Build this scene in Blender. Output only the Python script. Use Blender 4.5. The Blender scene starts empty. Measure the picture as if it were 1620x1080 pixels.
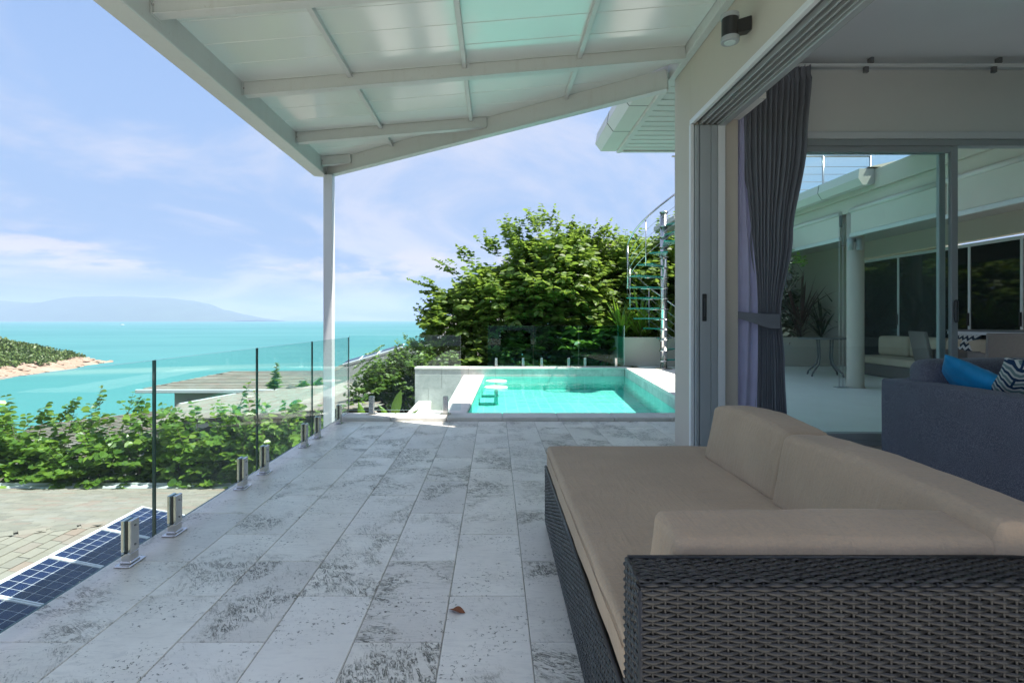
import bpy, math, random
import numpy as np
from mathutils import Vector, noise

random.seed(7); np.random.seed(7)
SC = bpy.context.scene
COL = SC.collection
R = math.radians

# ------------------------------------------------------------------ camera, sky, sun, exposure
cam_d = bpy.data.cameras.new('camera'); cam = bpy.data.objects.new('camera', cam_d); COL.objects.link(cam)
cam.location = (0, 0, 1.1); cam.rotation_euler = (R(90), 0, 0)
cam_d.lens = 18.6; cam_d.sensor_width = 36; cam_d.shift_x = 0.0167; cam_d.shift_y = -0.021
cam_d.clip_start = 0.05; cam_d.clip_end = 40000
SC.camera = cam

SUN = Vector((0.537, -0.19, 1.0)).normalized()
SUN_EL = math.asin(SUN.z); SUN_AZ = math.atan2(SUN.x, SUN.y)
sd = bpy.data.lights.new('sun', 'SUN'); sun = bpy.data.objects.new('sun', sd); COL.objects.link(sun)
sun.rotation_euler = SUN.to_track_quat('Z', 'Y').to_euler()
sd.energy = 3.5; sd.angle = R(0.5); sd.color = (1.0, 0.955, 0.88)

W = bpy.data.worlds.new('World'); SC.world = W; W.use_nodes = True
def build_world():
    nt = W.node_tree; nt.nodes.clear(); N = nt.nodes.new; L = nt.links.new
    def math_(op, a, b=None, clamp=False):
        n = N('ShaderNodeMath'); n.operation = op; n.use_clamp = clamp
        for i, v in enumerate((a, b)):
            if v is None: continue
            if isinstance(v, (int, float)): n.inputs[i].default_value = v
            else: L(v, n.inputs[i])
        return n.outputs[0]
    def mixc(f, a, b):
        n = N('ShaderNodeMix'); n.data_type = 'RGBA'
        if isinstance(f, (int, float)): n.inputs[0].default_value = f
        else: L(f, n.inputs[0])
        for s, v in ((6, a), (7, b)):
            if isinstance(v, tuple): n.inputs[s].default_value = (*v, 1)
            else: L(v, n.inputs[s])
        return n.outputs[2]
    sky = N('ShaderNodeTexSky'); sky.sky_type = 'NISHITA'; sky.sun_disc = False
    sky.sun_elevation = SUN_EL; sky.sun_rotation = SUN_AZ
    sky.altitude = 20; sky.air_density = 1.0; sky.dust_density = 1.2; sky.ozone_density = 1.6
    tc = N('ShaderNodeTexCoord'); sp = N('ShaderNodeSeparateXYZ'); L(tc.outputs['Generated'], sp.inputs[0])
    x, y, z = sp.outputs
    zc = math_('MAXIMUM', z, 0.0)
    den = math_('ADD', zc, 0.16)
    cb = N('ShaderNodeCombineXYZ'); L(math_('DIVIDE', x, den), cb.inputs[0]); L(math_('DIVIDE', y, den), cb.inputs[1])
    def tex(vec, scale, detail, rough, dist):
        n = N('ShaderNodeTexNoise'); n.inputs['Scale'].default_value = scale; n.inputs['Detail'].default_value = detail
        n.inputs['Roughness'].default_value = rough; n.inputs['Distortion'].default_value = dist; L(vec, n.inputs['Vector']); return n.outputs['Fac']
    def rng(v, a, b):
        n = N('ShaderNodeMapRange'); n.interpolation_type = 'SMOOTHSTEP'; n.inputs[1].default_value = a; n.inputs[2].default_value = b; L(v, n.inputs[0]); return n.outputs[0]
    high = rng(tex(cb.outputs[0], 0.62, 8, 0.60, 0.9), 0.42, 0.63)
    # a low bank of cumulus over the sea
    cl = N('ShaderNodeCombineXYZ'); L(math_('MULTIPLY', x, 6.0), cl.inputs[0]); L(math_('MULTIPLY', y, 6.0), cl.inputs[1]); L(math_('MULTIPLY', z, 22.0), cl.inputs[2])
    lowm = math_('MULTIPLY', rng(z, 0.055, 0.085), rng(z, 0.15, 0.105))
    low = math_('MULTIPLY', rng(tex(cl.outputs[0], 0.9, 8, 0.6, 0.25), 0.47, 0.60), lowm)
    hor = rng(z, 0.80, 0.02)
    scl = N('ShaderNodeVectorMath'); scl.operation = 'SCALE'; L(sky.outputs[0], scl.inputs[0]); scl.inputs[3].default_value = SKY_S
    c1 = mixc(math_('MULTIPLY', hor, 0.96), scl.outputs[0], CLOUD_H)
    c2 = mixc(math_('MULTIPLY', high, 0.80), c1, CLOUD_C)
    c3 = mixc(math_('MULTIPLY', low, 0.85), c2, CLOUD_L)
    bg = N('ShaderNodeBackground'); bg.inputs[1].default_value = 1.0; L(c3, bg.inputs[0])
    o = N('ShaderNodeOutputWorld'); L(bg.outputs[0], o.inputs[0])
SKY_S = 0.09
CLOUD_H = (0.098, 0.138, 0.222); CLOUD_C = (0.235, 0.240, 0.278); CLOUD_L = (0.275, 0.252, 0.245)
build_world()
SC.view_settings.view_transform = 'Standard'; SC.view_settings.look = 'None'
SC.view_settings.gamma = 1; SC.view_settings.use_curve_mapping = False
SC.view_settings.exposure = 1.72
SC.cycles.max_bounces = 12; SC.cycles.volume_bounces = 1; SC.cycles.diffuse_bounces = 5; SC.cycles.glossy_bounces = 4
SC.cycles.transparent_max_bounces = 24; SC.cycles.transmission_bounces = 6
SC.cycles.sample_clamp_indirect = 6; SC.cycles.caustics_reflective = False; SC.cycles.caustics_refractive = False
SC.cycles.use_denoising = True

# ------------------------------------------------------------------ mesh helpers
class MB:
    """Collects shapes in world coordinates; obj() links them as one mesh object."""
    def __init__(s): s.v = []; s.f = []; s.m = []; s.sm = []
    def add(s, vs, fs, m=0, smooth=False):
        b = len(s.v); s.v += [tuple(p) for p in vs]
        for f in fs:
            s.f.append(tuple(b + i for i in f)); s.m.append(m); s.sm.append(smooth)
        return s
    def box(s, x0, x1, y0, y1, z0, z1, b=0.0, m=0):
        if x0 > x1: x0, x1 = x1, x0
        if y0 > y1: y0, y1 = y1, y0
        if z0 > z1: z0, z1 = z1, z0
        return s.hexa([(x0,y0,z0),(x1,y0,z0),(x1,y1,z0),(x0,y1,z0),(x0,y0,z1),(x1,y0,z1),(x1,y1,z1),(x0,y1,z1)], b, m)
    def hexa(s, P, b=0.0, m=0):
        """Any box-like solid by eight corners (bottom ring, top ring); b chamfers its edges."""
        F = [(0,3,2,1),(4,5,6,7),(0,1,5,4),(1,2,6,5),(2,3,7,6),(3,0,4,7)]
        if b <= 0: return s.add(P, F, m)
        P = [Vector(p) for p in P]
        nb = {0:(1,3,4),1:(0,2,5),2:(1,3,6),3:(0,2,7),4:(5,7,0),5:(4,6,1),6:(5,7,2),7:(4,6,3)}
        vs = []; idx = {}
        for fi, f in enumerate(F):
            for i in f:
                o = [n for n in nb[i] if n in f]
                p = P[i].copy()
                for n in o:
                    d = P[n] - P[i]; l = d.length
                    if l > 1e-9: p += d / l * min(b, l * .45)
                idx[(fi, i)] = len(vs); vs.append(p)
        fs = [tuple(idx[(fi, i)] for i in f) for fi, f in enumerate(F)]
        done = set()
        for fi, f in enumerate(F):
            for k in range(4):
                a, c = f[k], f[(k+1) % 4]
                if (c, a) in done or (a, c) in done: continue
                for gi, g in enumerate(F):
                    if gi != fi and a in g and c in g:
                        fs.append((idx[(fi,a)], idx[(gi,a)], idx[(gi,c)], idx[(fi,c)])); done.add((a, c)); break
        for i in range(8):
            g = [fi for fi, f in enumerate(F) if i in f]
            fs.append(tuple(idx[(fi, i)] for fi in g))
        return s.add(vs, fs, m)
    def beam(s, p0, p1, w, h, up=(0,0,1), b=0.0, m=0):
        """A bar from p0 to p1, w wide and h deep, its TOP face centred on the line."""
        p0, p1 = Vector(p0), Vector(p1); d = (p1-p0).normalized(); u = Vector(up)
        sd_ = d.cross(u).normalized(); u = sd_.cross(d).normalized()
        a = sd_*w/2
        return s.hexa([p0-a-u*h, p0+a-u*h, p1+a-u*h, p1-a-u*h, p0-a, p0+a, p1+a, p1-a], b, m)
    def tube(s, pts, r, n=8, m=0, caps=True, smooth=True):
        pts = [Vector(p) for p in pts]; rs = r if isinstance(r, (list, tuple)) else [r]*len(pts)
        vs = []; prev = None
        for i, p in enumerate(pts):
            d = (pts[min(i+1, len(pts)-1)] - pts[max(i-1, 0)]).normalized()
            if prev is None:
                a = Vector((0,0,1)) if abs(d.z) < .9 else Vector((1,0,0))
                u = d.cross(a).normalized()
            else: u = (prev - d*prev.dot(d)).normalized()
            prev = u; w = d.cross(u)
            for k in range(n):
                t = 2*math.pi*k/n; vs.append(p + (u*math.cos(t) + w*math.sin(t))*rs[i])
        fs = [(i*n+k, i*n+(k+1)%n, (i+1)*n+(k+1)%n, (i+1)*n+k) for i in range(len(pts)-1) for k in range(n)]
        s.add(vs, fs, m, smooth)
        if caps:
            b = len(s.v) - len(vs)
            s.f.append(tuple(b+k for k in reversed(range(n)))); s.m.append(m); s.sm.append(False)
            e = b + (len(pts)-1)*n; s.f.append(tuple(e+k for k in range(n))); s.m.append(m); s.sm.append(False)
        return s
    def lathe(s, prof, c=(0,0,0), n=24, m=0, smooth=False):
        """prof: (radius, z) list from bottom to top round a vertical axis at c."""
        vs = [(c[0]+r*math.cos(2*math.pi*k/n), c[1]+r*math.sin(2*math.pi*k/n), c[2]+z) for r, z in prof for k in range(n)]
        fs = [(i*n+k, i*n+(k+1)%n, (i+1)*n+(k+1)%n, (i+1)*n+k) for i in range(len(prof)-1) for k in range(n)]
        fs.append(tuple(reversed(range(n)))); fs.append(tuple((len(prof)-1)*n+k for k in range(n)))
        return s.add(vs, fs, m, smooth)
    def prism(s, poly, vec, m=0):
        """A flat polygon pushed along vec."""
        n = len(poly); p2 = [tuple(Vector(p)+Vector(vec)) for p in poly]
        fs = [tuple(reversed(range(n))), tuple(range(n, 2*n))] + [(i, (i+1)%n, n+(i+1)%n, n+i) for i in range(n)]
        return s.add(list(poly)+p2, fs, m)
    def slab(s, poly, z0, z1, m=0):
        return s.prism([(x, y, z0) for x, y in poly], (0,0,z1-z0), m)
    def grid(s, fn, nu, nv, m=0, smooth=True, closed_u=False):
        vs = [fn(i/nu, j/nv) for j in range(nv+1) for i in range(nu+1)]
        fs = [(j*(nu+1)+i, j*(nu+1)+i+1, (j+1)*(nu+1)+i+1, (j+1)*(nu+1)+i) for j in range(nv) for i in range(nu)]
        return s.add(vs, fs, m, smooth)

WL = {}
def finish(me, mats):
    for m in (mats if isinstance(mats, (list, tuple)) else [mats]): me.materials.append(m)
def obj(name, mb, mats, parent=None, origin=None, fixn=True):
    vs = np.array(mb.v, dtype=float)
    if origin is None:
        lo, hi = vs.min(0), vs.max(0); origin = (lo+hi)/2
        if parent is None: origin[2] = lo[2]
    origin = np.array(origin, dtype=float)
    me = bpy.data.meshes.new(name)
    me.from_pydata((vs-origin).tolist(), [], mb.f)
    finish(me, mats)
    me.polygons.foreach_set('material_index', mb.m)
    me.polygons.foreach_set('use_smooth', mb.sm)
    if fixn:
        import bmesh
        bm = bmesh.new(); bm.from_mesh(me); bmesh.ops.recalc_face_normals(bm, faces=bm.faces); bm.to_mesh(me); bm.free()
    me.update()
    o = bpy.data.objects.new(name, me); COL.objects.link(o)
    WL[o.name] = Vector(origin)
    if parent is not None:
        o.parent = parent; o.location = Vector(origin) - WL[parent.name]
    else: o.location = origin
    return o
def np_obj(name, V, F, mats, parent=None, smooth=False, fi=None):
    """Fast path for big meshes: V (n,3), F (k,4) quads, in world coordinates."""
    V = np.asarray(V, dtype=np.float32); F = np.asarray(F, dtype=np.int32)
    origin = (V.min(0)+V.max(0))/2
    me = bpy.data.meshes.new(name); n = F.shape[1]
    me.vertices.add(len(V)); me.vertices.foreach_set('co', (V-origin).astype(np.float32).ravel())
    me.loops.add(F.size); me.loops.foreach_set('vertex_index', F.ravel())
    me.polygons.add(len(F)); me.polygons.foreach_set('loop_start', np.arange(0, F.size, n, dtype=np.int32))
    finish(me, mats)
    me.polygons.foreach_set('use_smooth', np.full(len(F), smooth))
    me.update(calc_edges=True); me.validate()
    o = bpy.data.objects.new(name, me); COL.objects.link(o)
    og = Vector([float(a) for a in origin]); WL[o.name] = og
    if parent is not None: o.parent = parent; o.location = og - WL[parent.name]
    else: o.location = og
    return o
def tag(o, label=None, cat=None, group=None, kind=None):
    if label: o['label'] = label
    if cat: o['category'] = cat
    if group: o['group'] = group
    if kind: o['kind'] = kind
    return o
def thing(name, label, cat, loc, group=None):
    o = bpy.data.objects.new(name, None); COL.objects.link(o); o.location = loc; o.empty_display_size = .1
    WL[o.name] = Vector(loc); return tag(o, label, cat, group)
def root_struct(name, loc=(0,0,0)):
    o = bpy.data.objects.new(name, None); COL.objects.link(o); o.location = loc; WL[o.name] = Vector(loc); o['kind'] = 'structure'; return o
def struct(name, mb, mats, **k): return tag(obj(name, mb, mats, **k), kind='structure')
def kids(o): return [c for c in list(bpy.data.objects) if c.parent == o]
def copy_part(p, parent, off, deep=True):
    """A copy of a part (and its sub-parts) moved by off, under parent."""
    ch = list(p.children) if deep else []
    c = p.copy(); COL.objects.link(c); c.parent = parent
    WL[c.name] = WL[p.name] + Vector(off); c.location = WL[c.name] - WL[parent.name]
    for k in ch:
        d = k.copy(); COL.objects.link(d); d.parent = c; d.location = k.location; WL[d.name] = WL[k.name] + Vector(off)
    return c
def copy_thing(t, loc, label=None, rotz=None):
    c = t.copy(); COL.objects.link(c); c.location = loc; WL[c.name] = Vector(loc)
    if rotz is not None: c.rotation_euler[2] = rotz
    if label: c['label'] = label
    for p in list(t.children):
        d = p.copy(); COL.objects.link(d); d.parent = c
        for q in list(p.children):
            e = q.copy(); COL.objects.link(e); e.parent = d
    return c

# ------------------------------------------------------------------ materials
class NT:
    def __init__(s, name):
        s.mat = bpy.data.materials.new(name); s.mat.use_nodes = True; s.nt = s.mat.node_tree
        s.nt.nodes.clear(); s.out = s.nt.nodes.new('ShaderNodeOutputMaterial')
    def N(s, t): return s.nt.nodes.new(t)
    def L(s, a, b): s.nt.links.new(a, b)
    def put(s, sock, v):
        if v is None: return
        if isinstance(v, bpy.types.NodeSocket): s.L(v, sock)
        elif isinstance(v, tuple) and len(v) == 3 and len(getattr(sock, 'default_value', ())) == 4: sock.default_value = (*v, 1)
        else: sock.default_value = v
    def pos(s): return s.N('ShaderNodeNewGeometry').outputs['Position']
    def objc(s): return s.N('ShaderNodeTexCoord').outputs['Object']
    def rand(s): return s.N('ShaderNodeObjectInfo').outputs['Random']
    def island(s): return s.N('ShaderNodeNewGeometry').outputs['Random Per Island']
    def noise(s, vec, scale=5, detail=4, rough=.5, dist=0.0, col=False):
        n = s.N('ShaderNodeTexNoise'); s.put(n.inputs['Vector'], vec); n.inputs['Scale'].default_value = scale
        n.inputs['Detail'].default_value = detail; n.inputs['Roughness'].default_value = rough; n.inputs['Distortion'].default_value = dist
        return n.outputs['Color' if col else 'Fac']
    def voro(s, vec, scale, feat='F1', out='Distance'):
        n = s.N('ShaderNodeTexVoronoi'); n.feature = feat; s.put(n.inputs['Vector'], vec); n.inputs['Scale'].default_value = scale; return n.outputs[out]
    def m(s, op, a, b=None, clamp=False):
        n = s.N('ShaderNodeMath'); n.operation = op; n.use_clamp = clamp; s.put(n.inputs[0], a); s.put(n.inputs[1], b); return n.outputs[0]
    def vm(s, op, a, b=None):
        n = s.N('ShaderNodeVectorMath'); n.operation = op; s.put(n.inputs[0], a); s.put(n.inputs[1], b); return n.outputs[0]
    def mapv(s, vec, scale=(1,1,1), rot=(0,0,0), loc=(0,0,0)):
        n = s.N('ShaderNodeMapping'); s.put(n.inputs[0], vec); n.inputs['Scale'].default_value = scale; n.inputs['Rotation'].default_value = rot; n.inputs['Location'].default_value = loc
        return n.outputs[0]
    def rng(s, v, a, b, c=0.0, d=1.0, smooth=True):
        n = s.N('ShaderNodeMapRange'); n.interpolation_type = 'SMOOTHSTEP' if smooth else 'LINEAR'
        s.put(n.inputs[0], v)
        for i, q in enumerate((a, b, c, d)): n.inputs[i+1].default_value = q
        return n.outputs[0]
    def mix(s, f, a, b, mode='MIX'):
        n = s.N('ShaderNodeMix'); n.data_type = 'RGBA'; n.blend_type = mode; s.put(n.inputs[0], f); s.put(n.inputs[6], a); s.put(n.inputs[7], b); return n.outputs[2]
    def bump(s, h, strength=.3, dist=.01, normal=None):
        n = s.N('ShaderNodeBump'); n.inputs['Strength'].default_value = strength; n.inputs['Distance'].default_value = dist; s.put(n.inputs['Height'], h)
        if normal: s.put(n.inputs['Normal'], normal)
        return n.outputs[0]
    def bsdf(s, base, rough=.5, metal=0.0, spec=.5, normal=None, **k):
        n = s.N('ShaderNodeBsdfPrincipled'); s.put(n.inputs['Base Color'], base); s.put(n.inputs['Roughness'], rough); s.put(n.inputs['Metallic'], metal)
        s.put(n.inputs['Specular IOR Level'], spec); s.put(n.inputs['Normal'], normal)
        for kk, v in k.items(): s.put(n.inputs[kk.replace('_', ' ')], v)
        return n.outputs[0]
    def done(s, sh): s.L(sh, s.out.inputs['Surface']); return s.mat

def mat_plain(name, c, rough=.5, metal=0.0, spec=.5, vary=.12, scale=3.0, bump=0.0, bscale=60, rv=.08):
    t = NT(name); p = t.pos()
    n = t.noise(p, scale, 5, .6)
    a = tuple(x*(1-vary) for x in c); b = tuple(min(1, x*(1+vary)) for x in c)
    col = t.mix(n, a, b)
    nr = None
    if bump: nr = t.bump(t.noise(p, bscale, 4, .6), bump, .004)
    r = t.m('ADD', t.m('MULTIPLY', t.noise(p, scale*2.3, 3, .5), rv*2), rough - rv)
    return t.done(t.bsdf(col, r, metal, spec, nr))

def mat_travertine():
    t = NT('travertine'); p = t.pos(); r = t.rand()
    off = t.N('ShaderNodeCombineXYZ'); t.L(t.m('MULTIPLY', r, 37.0), off.inputs[0]); t.L(t.m('MULTIPLY', r, 91.0), off.inputs[1])
    p2 = t.vm('ADD', p, off.outputs[0])
    big = t.noise(p2, 2.6, 4, .55)
    mid = t.noise(p2, 14, 5, .6, .4)
    base = t.mix(t.rng(big, .3, .7), (.72, .69, .62), (.84, .81, .73))
    base = t.mix(t.m('MULTIPLY', t.rng(mid, .35, .75), .3), base, (.64, .61, .565))
    grain = t.noise(t.mapv(p2, (14, 60, 14), (0, 0, .35)), 1.0, 6, .7, .6)
    base = t.mix(t.m('MULTIPLY', t.rng(grain, .48, .66), .34), base, (.47, .46, .43))
    # some slabs are greyer, some warmer
    wn = t.N('ShaderNodeTexWhiteNoise'); wn.noise_dimensions = '1D'; t.L(t.m('MULTIPLY', r, 311.7), wn.inputs['W'])
    w1 = wn.outputs['Value']
    base = t.mix(t.m('MULTIPLY', t.rng(w1, .70, .95), .42), base, (.54, .50, .465))
    base = t.mix(t.m('MULTIPLY', t.rng(w1, .25, .02), .5), base, (.78, .76, .72))
    # pits and veins
    rot = t.N('ShaderNodeVectorRotate'); rot.rotation_type = 'Z_AXIS'; t.L(p2, rot.inputs['Vector'])
    t.L(t.m('ADD', t.m('MULTIPLY', r, 1.1), .15), rot.inputs['Angle'])
    pv = t.mapv(rot.outputs[0], (.8, 3.0, 1.0))
    clus = t.noise(p2, 2.4, 3, .55, .6)
    v1 = t.noise(pv, 6.5, 8, .76, 2.2)                       # long ragged veins
    v2 = t.noise(pv, 30, 6, .74, 1.2)                        # pits strung along the bedding
    v3 = t.noise(p2, 62, 4, .7, .4)
    lines = t.m('MULTIPLY', t.rng(t.m('ABSOLUTE', t.m('SUBTRACT', v1, .5)), .034, .012), t.rng(t.noise(p2, 23, 4, .7), .43, .52))
    amt = t.rng(w1, .05, .50, .55, 1.0)
    cl = t.rng(clus, .505, .60); cl2 = t.rng(clus, .43, .60)
    pit = t.m('MAXIMUM', t.m('MULTIPLY', lines, cl), t.m('MULTIPLY', t.rng(v2, .555, .60), t.m('MULTIPLY', cl2, t.rng(v1, .40, .56))))
    pit = t.m('MULTIPLY', pit, amt, True)
    few = t.m('MULTIPLY', t.rng(v3, .585, .63), t.rng(t.noise(p2, 5.5, 3, .6), .42, .60))
    pit = t.m('MAXIMUM', pit, t.m('MULTIPLY', few, .95))
    base = t.mix(t.m('MULTIPLY', t.m('MULTIPLY', t.rng(clus, .46, .62), t.rng(t.noise(p2, 9, 5, .7), .42, .62)), .16), base, (.36, .345, .27))
    col = t.mix(t.m('MULTIPLY', pit, .95), base, (.062, .06, .040))
    h = t.m('ADD', t.m('MULTIPLY', pit, -1.0), t.m('MULTIPLY', t.noise(p2, 120, 4, .6), .25))
    nr = t.bump(h, .55, .003)
    rough = t.m('ADD', t.m('MULTIPLY', mid, .22), .24)
    return t.done(t.bsdf(col, rough, 0, .42, nr))

def schlick(t, f0, normal=None):
    lw = t.N('ShaderNodeLayerWeight'); lw.inputs['Blend'].default_value = .5; t.put(lw.inputs['Normal'], normal)
    return t.m('ADD', t.m('MULTIPLY', t.m('POWER', lw.outputs['Facing'], 5.0), 1-f0), f0, True)
def mat_glass(name, tint, refl=1.0):
    """Clear sheet: tinted pass-through plus a fresnel mirror; two faces per pane."""
    t = NT(name)
    tr = t.N('ShaderNodeBsdfTransparent'); tr.inputs[0].default_value = (*tint, 1)
    gl = t.N('ShaderNodeBsdfGlossy'); gl.inputs['Roughness'].default_value = .0; gl.inputs['Color'].default_value = (.95, 1, .98, 1)
    fr = schlick(t, .042)
    mx = t.N('ShaderNodeMixShader'); t.L(t.m('MULTIPLY', fr, refl, True), mx.inputs[0]); t.L(tr.outputs[0], mx.inputs[1]); t.L(gl.outputs[0], mx.inputs[2])
    return t.done(mx.outputs[0])

def mat_water(name, tint, bscale, bstr, base=None):
    t = NT(name); p = t.pos()
    h = t.m('ADD', t.noise(t.mapv(p, (1, 1.5, 1)), bscale, 3, .5, .6), t.m('MULTIPLY', t.noise(p, bscale*3.1, 2, .5, .3), .35))
    nr = t.bump(h, bstr, .02)
    tr = t.N('ShaderNodeBsdfTransparent'); tr.inputs[0].default_value = (*tint, 1)
    gl = t.N('ShaderNodeBsdfGlossy'); gl.inputs['Roughness'].default_value = .02; t.L(nr, gl.inputs['Normal'])
    fr = schlick(t, .02, nr)
    mx = t.N('ShaderNodeMixShader'); t.L(fr, mx.inputs[0]); t.L(tr.outputs[0], mx.inputs[1]); t.L(gl.outputs[0], mx.inputs[2])
    return t.done(mx.outputs[0])

def mat_leaf(name, c0, c1, c2, trans=.35, rough=.42):
    t = NT(name); r = t.island()
    ramp = t.N('ShaderNodeValToRGB'); t.L(r, ramp.inputs[0])
    e = ramp.color_ramp.elements; e[0].color = (*c0, 1); e[0].position = 0; e[1].color = (*c2, 1); e[1].position = 1
    k = e.new(.55); k.color = (*c1, 1)
    big = t.noise(t.pos(), .9, 2, .5)
    col = t.mix(t.rng(big, .3, .75, 0, .5), ramp.outputs[0], tuple(x*.7 for x in c0))
    b = t.bsdf(col, rough, 0, .5)
    tl = t.N('ShaderNodeBsdfTranslucent'); t.L(t.mix(.5, col, (c2[0]*1.3, c2[1]*1.3, c2[2]*.8)), tl.inputs[0])
    mx = t.N('ShaderNodeMixShader'); mx.inputs[0].default_value = trans; t.L(b, mx.inputs[1]); t.L(tl.outputs[0], mx.inputs[2])
    return t.done(mx.outputs[0])

def mat_fabric(name, c, weave=900, vary=.1, bump=.25, c2=None, rough=.9, blot=6.0):
    t = NT(name); p = t.objc()
    n = t.noise(p, blot, 4, .6); fine = t.noise(p, weave*.35, 2, .7)
    a = tuple(x*(1-vary) for x in c); b = tuple(x*(1+vary) for x in c)
    col = t.mix(t.rng(n, .3, .7), a, b)
    if c2: col = t.mix(t.rng(fine, .48, .62), col, c2)
    h = t.m('ADD', t.noise(t.mapv(p, (1, 1, .12)), weave, 2, .5), t.noise(t.mapv(p, (.12, 1, 1)), weave, 2, .5))
    return t.done(t.bsdf(col, rough, 0, .25, t.bump(h, bump, .0015), Sheen_Weight=.15))

def mat_cushion():
    t = NT('taupe_canvas'); p = t.pos()
    n = t.noise(p, 2.2, 4, .6); heather = t.noise(t.mapv(p, (1, 1, 3.5)), 95, 3, .75); stain = t.noise(p, 7, 5, .65)
    col = t.mix(t.rng(n, .3, .7), (.365, .278, .195), (.42, .32, .226))
    col = t.mix(t.m('MULTIPLY', t.rng(heather, .50, .66), .30), col, (.50, .33, .20))
    col = t.mix(t.m('MULTIPLY', t.rng(heather, .46, .34), .30), col, (.27, .215, .165))
    col = t.mix(t.m('MULTIPLY', t.rng(stain, .56, .72), .16), col, (.28, .22, .165))
    pk = t.noise(t.mapv(p, (5, 34, 7)), 1.0, 4, .6, 1.2); pk2 = t.noise(t.mapv(p, (30, 5, 6), (0, 0, .5)), 1.0, 4, .6, 1.4)
    w = t.m('ADD', t.m('MULTIPLY', t.m('POWER', pk, 2.0), 1.0), t.m('POWER', pk2, 2.0))
    nr = t.bump(w, .22, .030)
    nr = t.bump(heather, .22, .003, nr)
    return t.done(t.bsdf(col, .92, 0, .2, nr, Sheen_Weight=.12))
def mat_wicker():
    t = NT('dark_wicker'); p = t.pos(); r = t.island()
    col = t.mix(t.rng(r, 0, 1, 0, 1, False), (.017, .0165, .016), (.034, .033, .031))
    col = t.mix(t.m('MULTIPLY', t.rng(t.noise(p, 18, 4, .65), .5, .75), .5), col, (.055, .052, .046))
    return t.done(t.bsdf(col, t.m('ADD', t.m('MULTIPLY', t.noise(p, 35, 3, .6), .25), .26), 0, .42, t.bump(t.noise(p, 420, 2, .5), .15, .001)))
def mat_paint():
    t = NT('white_painted_steel'); p = t.pos()
    n = t.noise(p, 1.5, 4, .6); st = t.noise(t.mapv(p, (14, 14, 1.6)), 1.0, 5, .65); sp = t.noise(p, 55, 4, .7)
    col = t.mix(n, (.49, .525, .52), (.56, .595, .585))
    col = t.mix(t.m('MULTIPLY', t.rng(st, .52, .74), .28), col, (.42, .42, .385))
    col = t.mix(t.m('MULTIPLY', t.rng(sp, .64, .70), .45), col, (.30, .27, .22))
    return t.done(t.bsdf(col, t.m('ADD', t.m('MULTIPLY', st, .3), .22), 0, .5, t.bump(t.noise(p, 22, 3, .5), .06, .004)))
def mat_shingle(name, stuff):
    t = NT(name); p = t.pos(); r = t.island() if stuff else t.rand()
    ramp = t.N('ShaderNodeValToRGB'); t.L(r, ramp.inputs[0]); e = ramp.color_ramp.elements
    e[0].color = (.225, .205, .165, 1); e[1].color = (.265, .19, .15, 1); e[1].position = 1
    for q, c in ((.25, (.26, .235, .19, 1)), (.5, (.195, .18, .15, 1)), (.72, (.29, .262, .215, 1)), (.86, (.245, .205, .17, 1))):
        k = e.new(q); k.color = c
    g = t.noise(p, 160, 3, .7); st = t.noise(p, 1.3, 4, .6)
    col = t.mix(t.rng(g, .35, .7, 0, .5), ramp.outputs[0], (.15, .142, .13))
    col = t.mix(t.rng(st, .45, .75, 0, .45), col, (.29, .28, .26))
    return t.done(t.bsdf(col, .95, 0, .15, t.bump(g, .4, .004)))

M = {}
M['travertine'] = mat_travertine()
M['grout'] = mat_plain('grout', (.34, .33, .30), .9, vary=.3, scale=8)
M['slab'] = mat_plain('concrete', (.55, .54, .52), .85, vary=.15, scale=2, bump=.2)
M['white_metal'] = mat_paint()
M['post'] = mat_plain('grey_white_painted_post', (.62, .64, .66), .4, vary=.05)
M['panel'] = mat_plain('glossy_white_roof_sheet', (.67, .735, .715), .13, spec=.6, vary=.06, scale=1.2, rv=.05)
M['wall'] = mat_plain('cream_render', (.52, .48, .415), .85, vary=.06, scale=1.7, bump=.25, bscale=90)
M['wall_in'] = mat_plain('interior_plaster', (.70, .705, .68), .85, vary=.04, bump=.1)
M['ceiling'] = mat_plain('ceiling_paint', (.68, .72, .75), .8, vary=.03)
M['alu'] = mat_plain('powder_coated_aluminium', (.33, .36, .37), .42, spec=.5, vary=.05)
M['alu_light'] = mat_plain('pale_aluminium', (.66, .68, .69), .4, vary=.05)
M['track'] = mat_plain('dark_door_track', (.14, .145, .15), .5, vary=.1)
M['black'] = mat_plain('black_plastic', (.02, .02, .022), .4, vary=.2)
M['lamp_black'] = mat_plain('lamp_casing', (.018, .019, .02), .42, vary=.15)
M['steel'] = mat_plain('brushed_steel', (.58, .57, .55), .22, metal=1.0, vary=.06, scale=9, rv=.08)
M['soffit'] = mat_plain('soffit_boards', (.58, .56, .53), .7, vary=.05)
M['gutter'] = mat_plain('gutter_white', (.58, .565, .52), .5, vary=.06)
M['seam'] = mat_plain('dark_seam', (.10, .10, .09), .8)
M['glass'] = mat_glass('balustrade_glass', (.90, .972, .965), .55)
M['glass_edge'] = mat_plain('glass_edge_green', (.035, .075, .065), .15, vary=.1)
M['glass_rim'] = mat_plain('glass_edge_pale', (.55, .66, .64), .25, vary=.1)
M['glass_room'] = mat_glass('window_glass', (.93, .984, .970), .6)
M['glass_unlit'] = mat_plain('unlit_room_glass', (.018, .022, .022), .04, spec=.7, rv=.01)  # opaque pane; darkness of the room behind is put into its colour
M['glass_tread'] = mat_plain('green_glass_tread', (.30, .62, .54), .12, vary=.05, rv=.03)
M['glass_tread_edge'] = mat_plain('green_glass_tread_edge', (.02, .26, .20), .2, vary=.1)
M['stone_wall'] = None
M['water'] = mat_water('pool_water', (.86, .985, .97), 2.2, .45)
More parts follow.
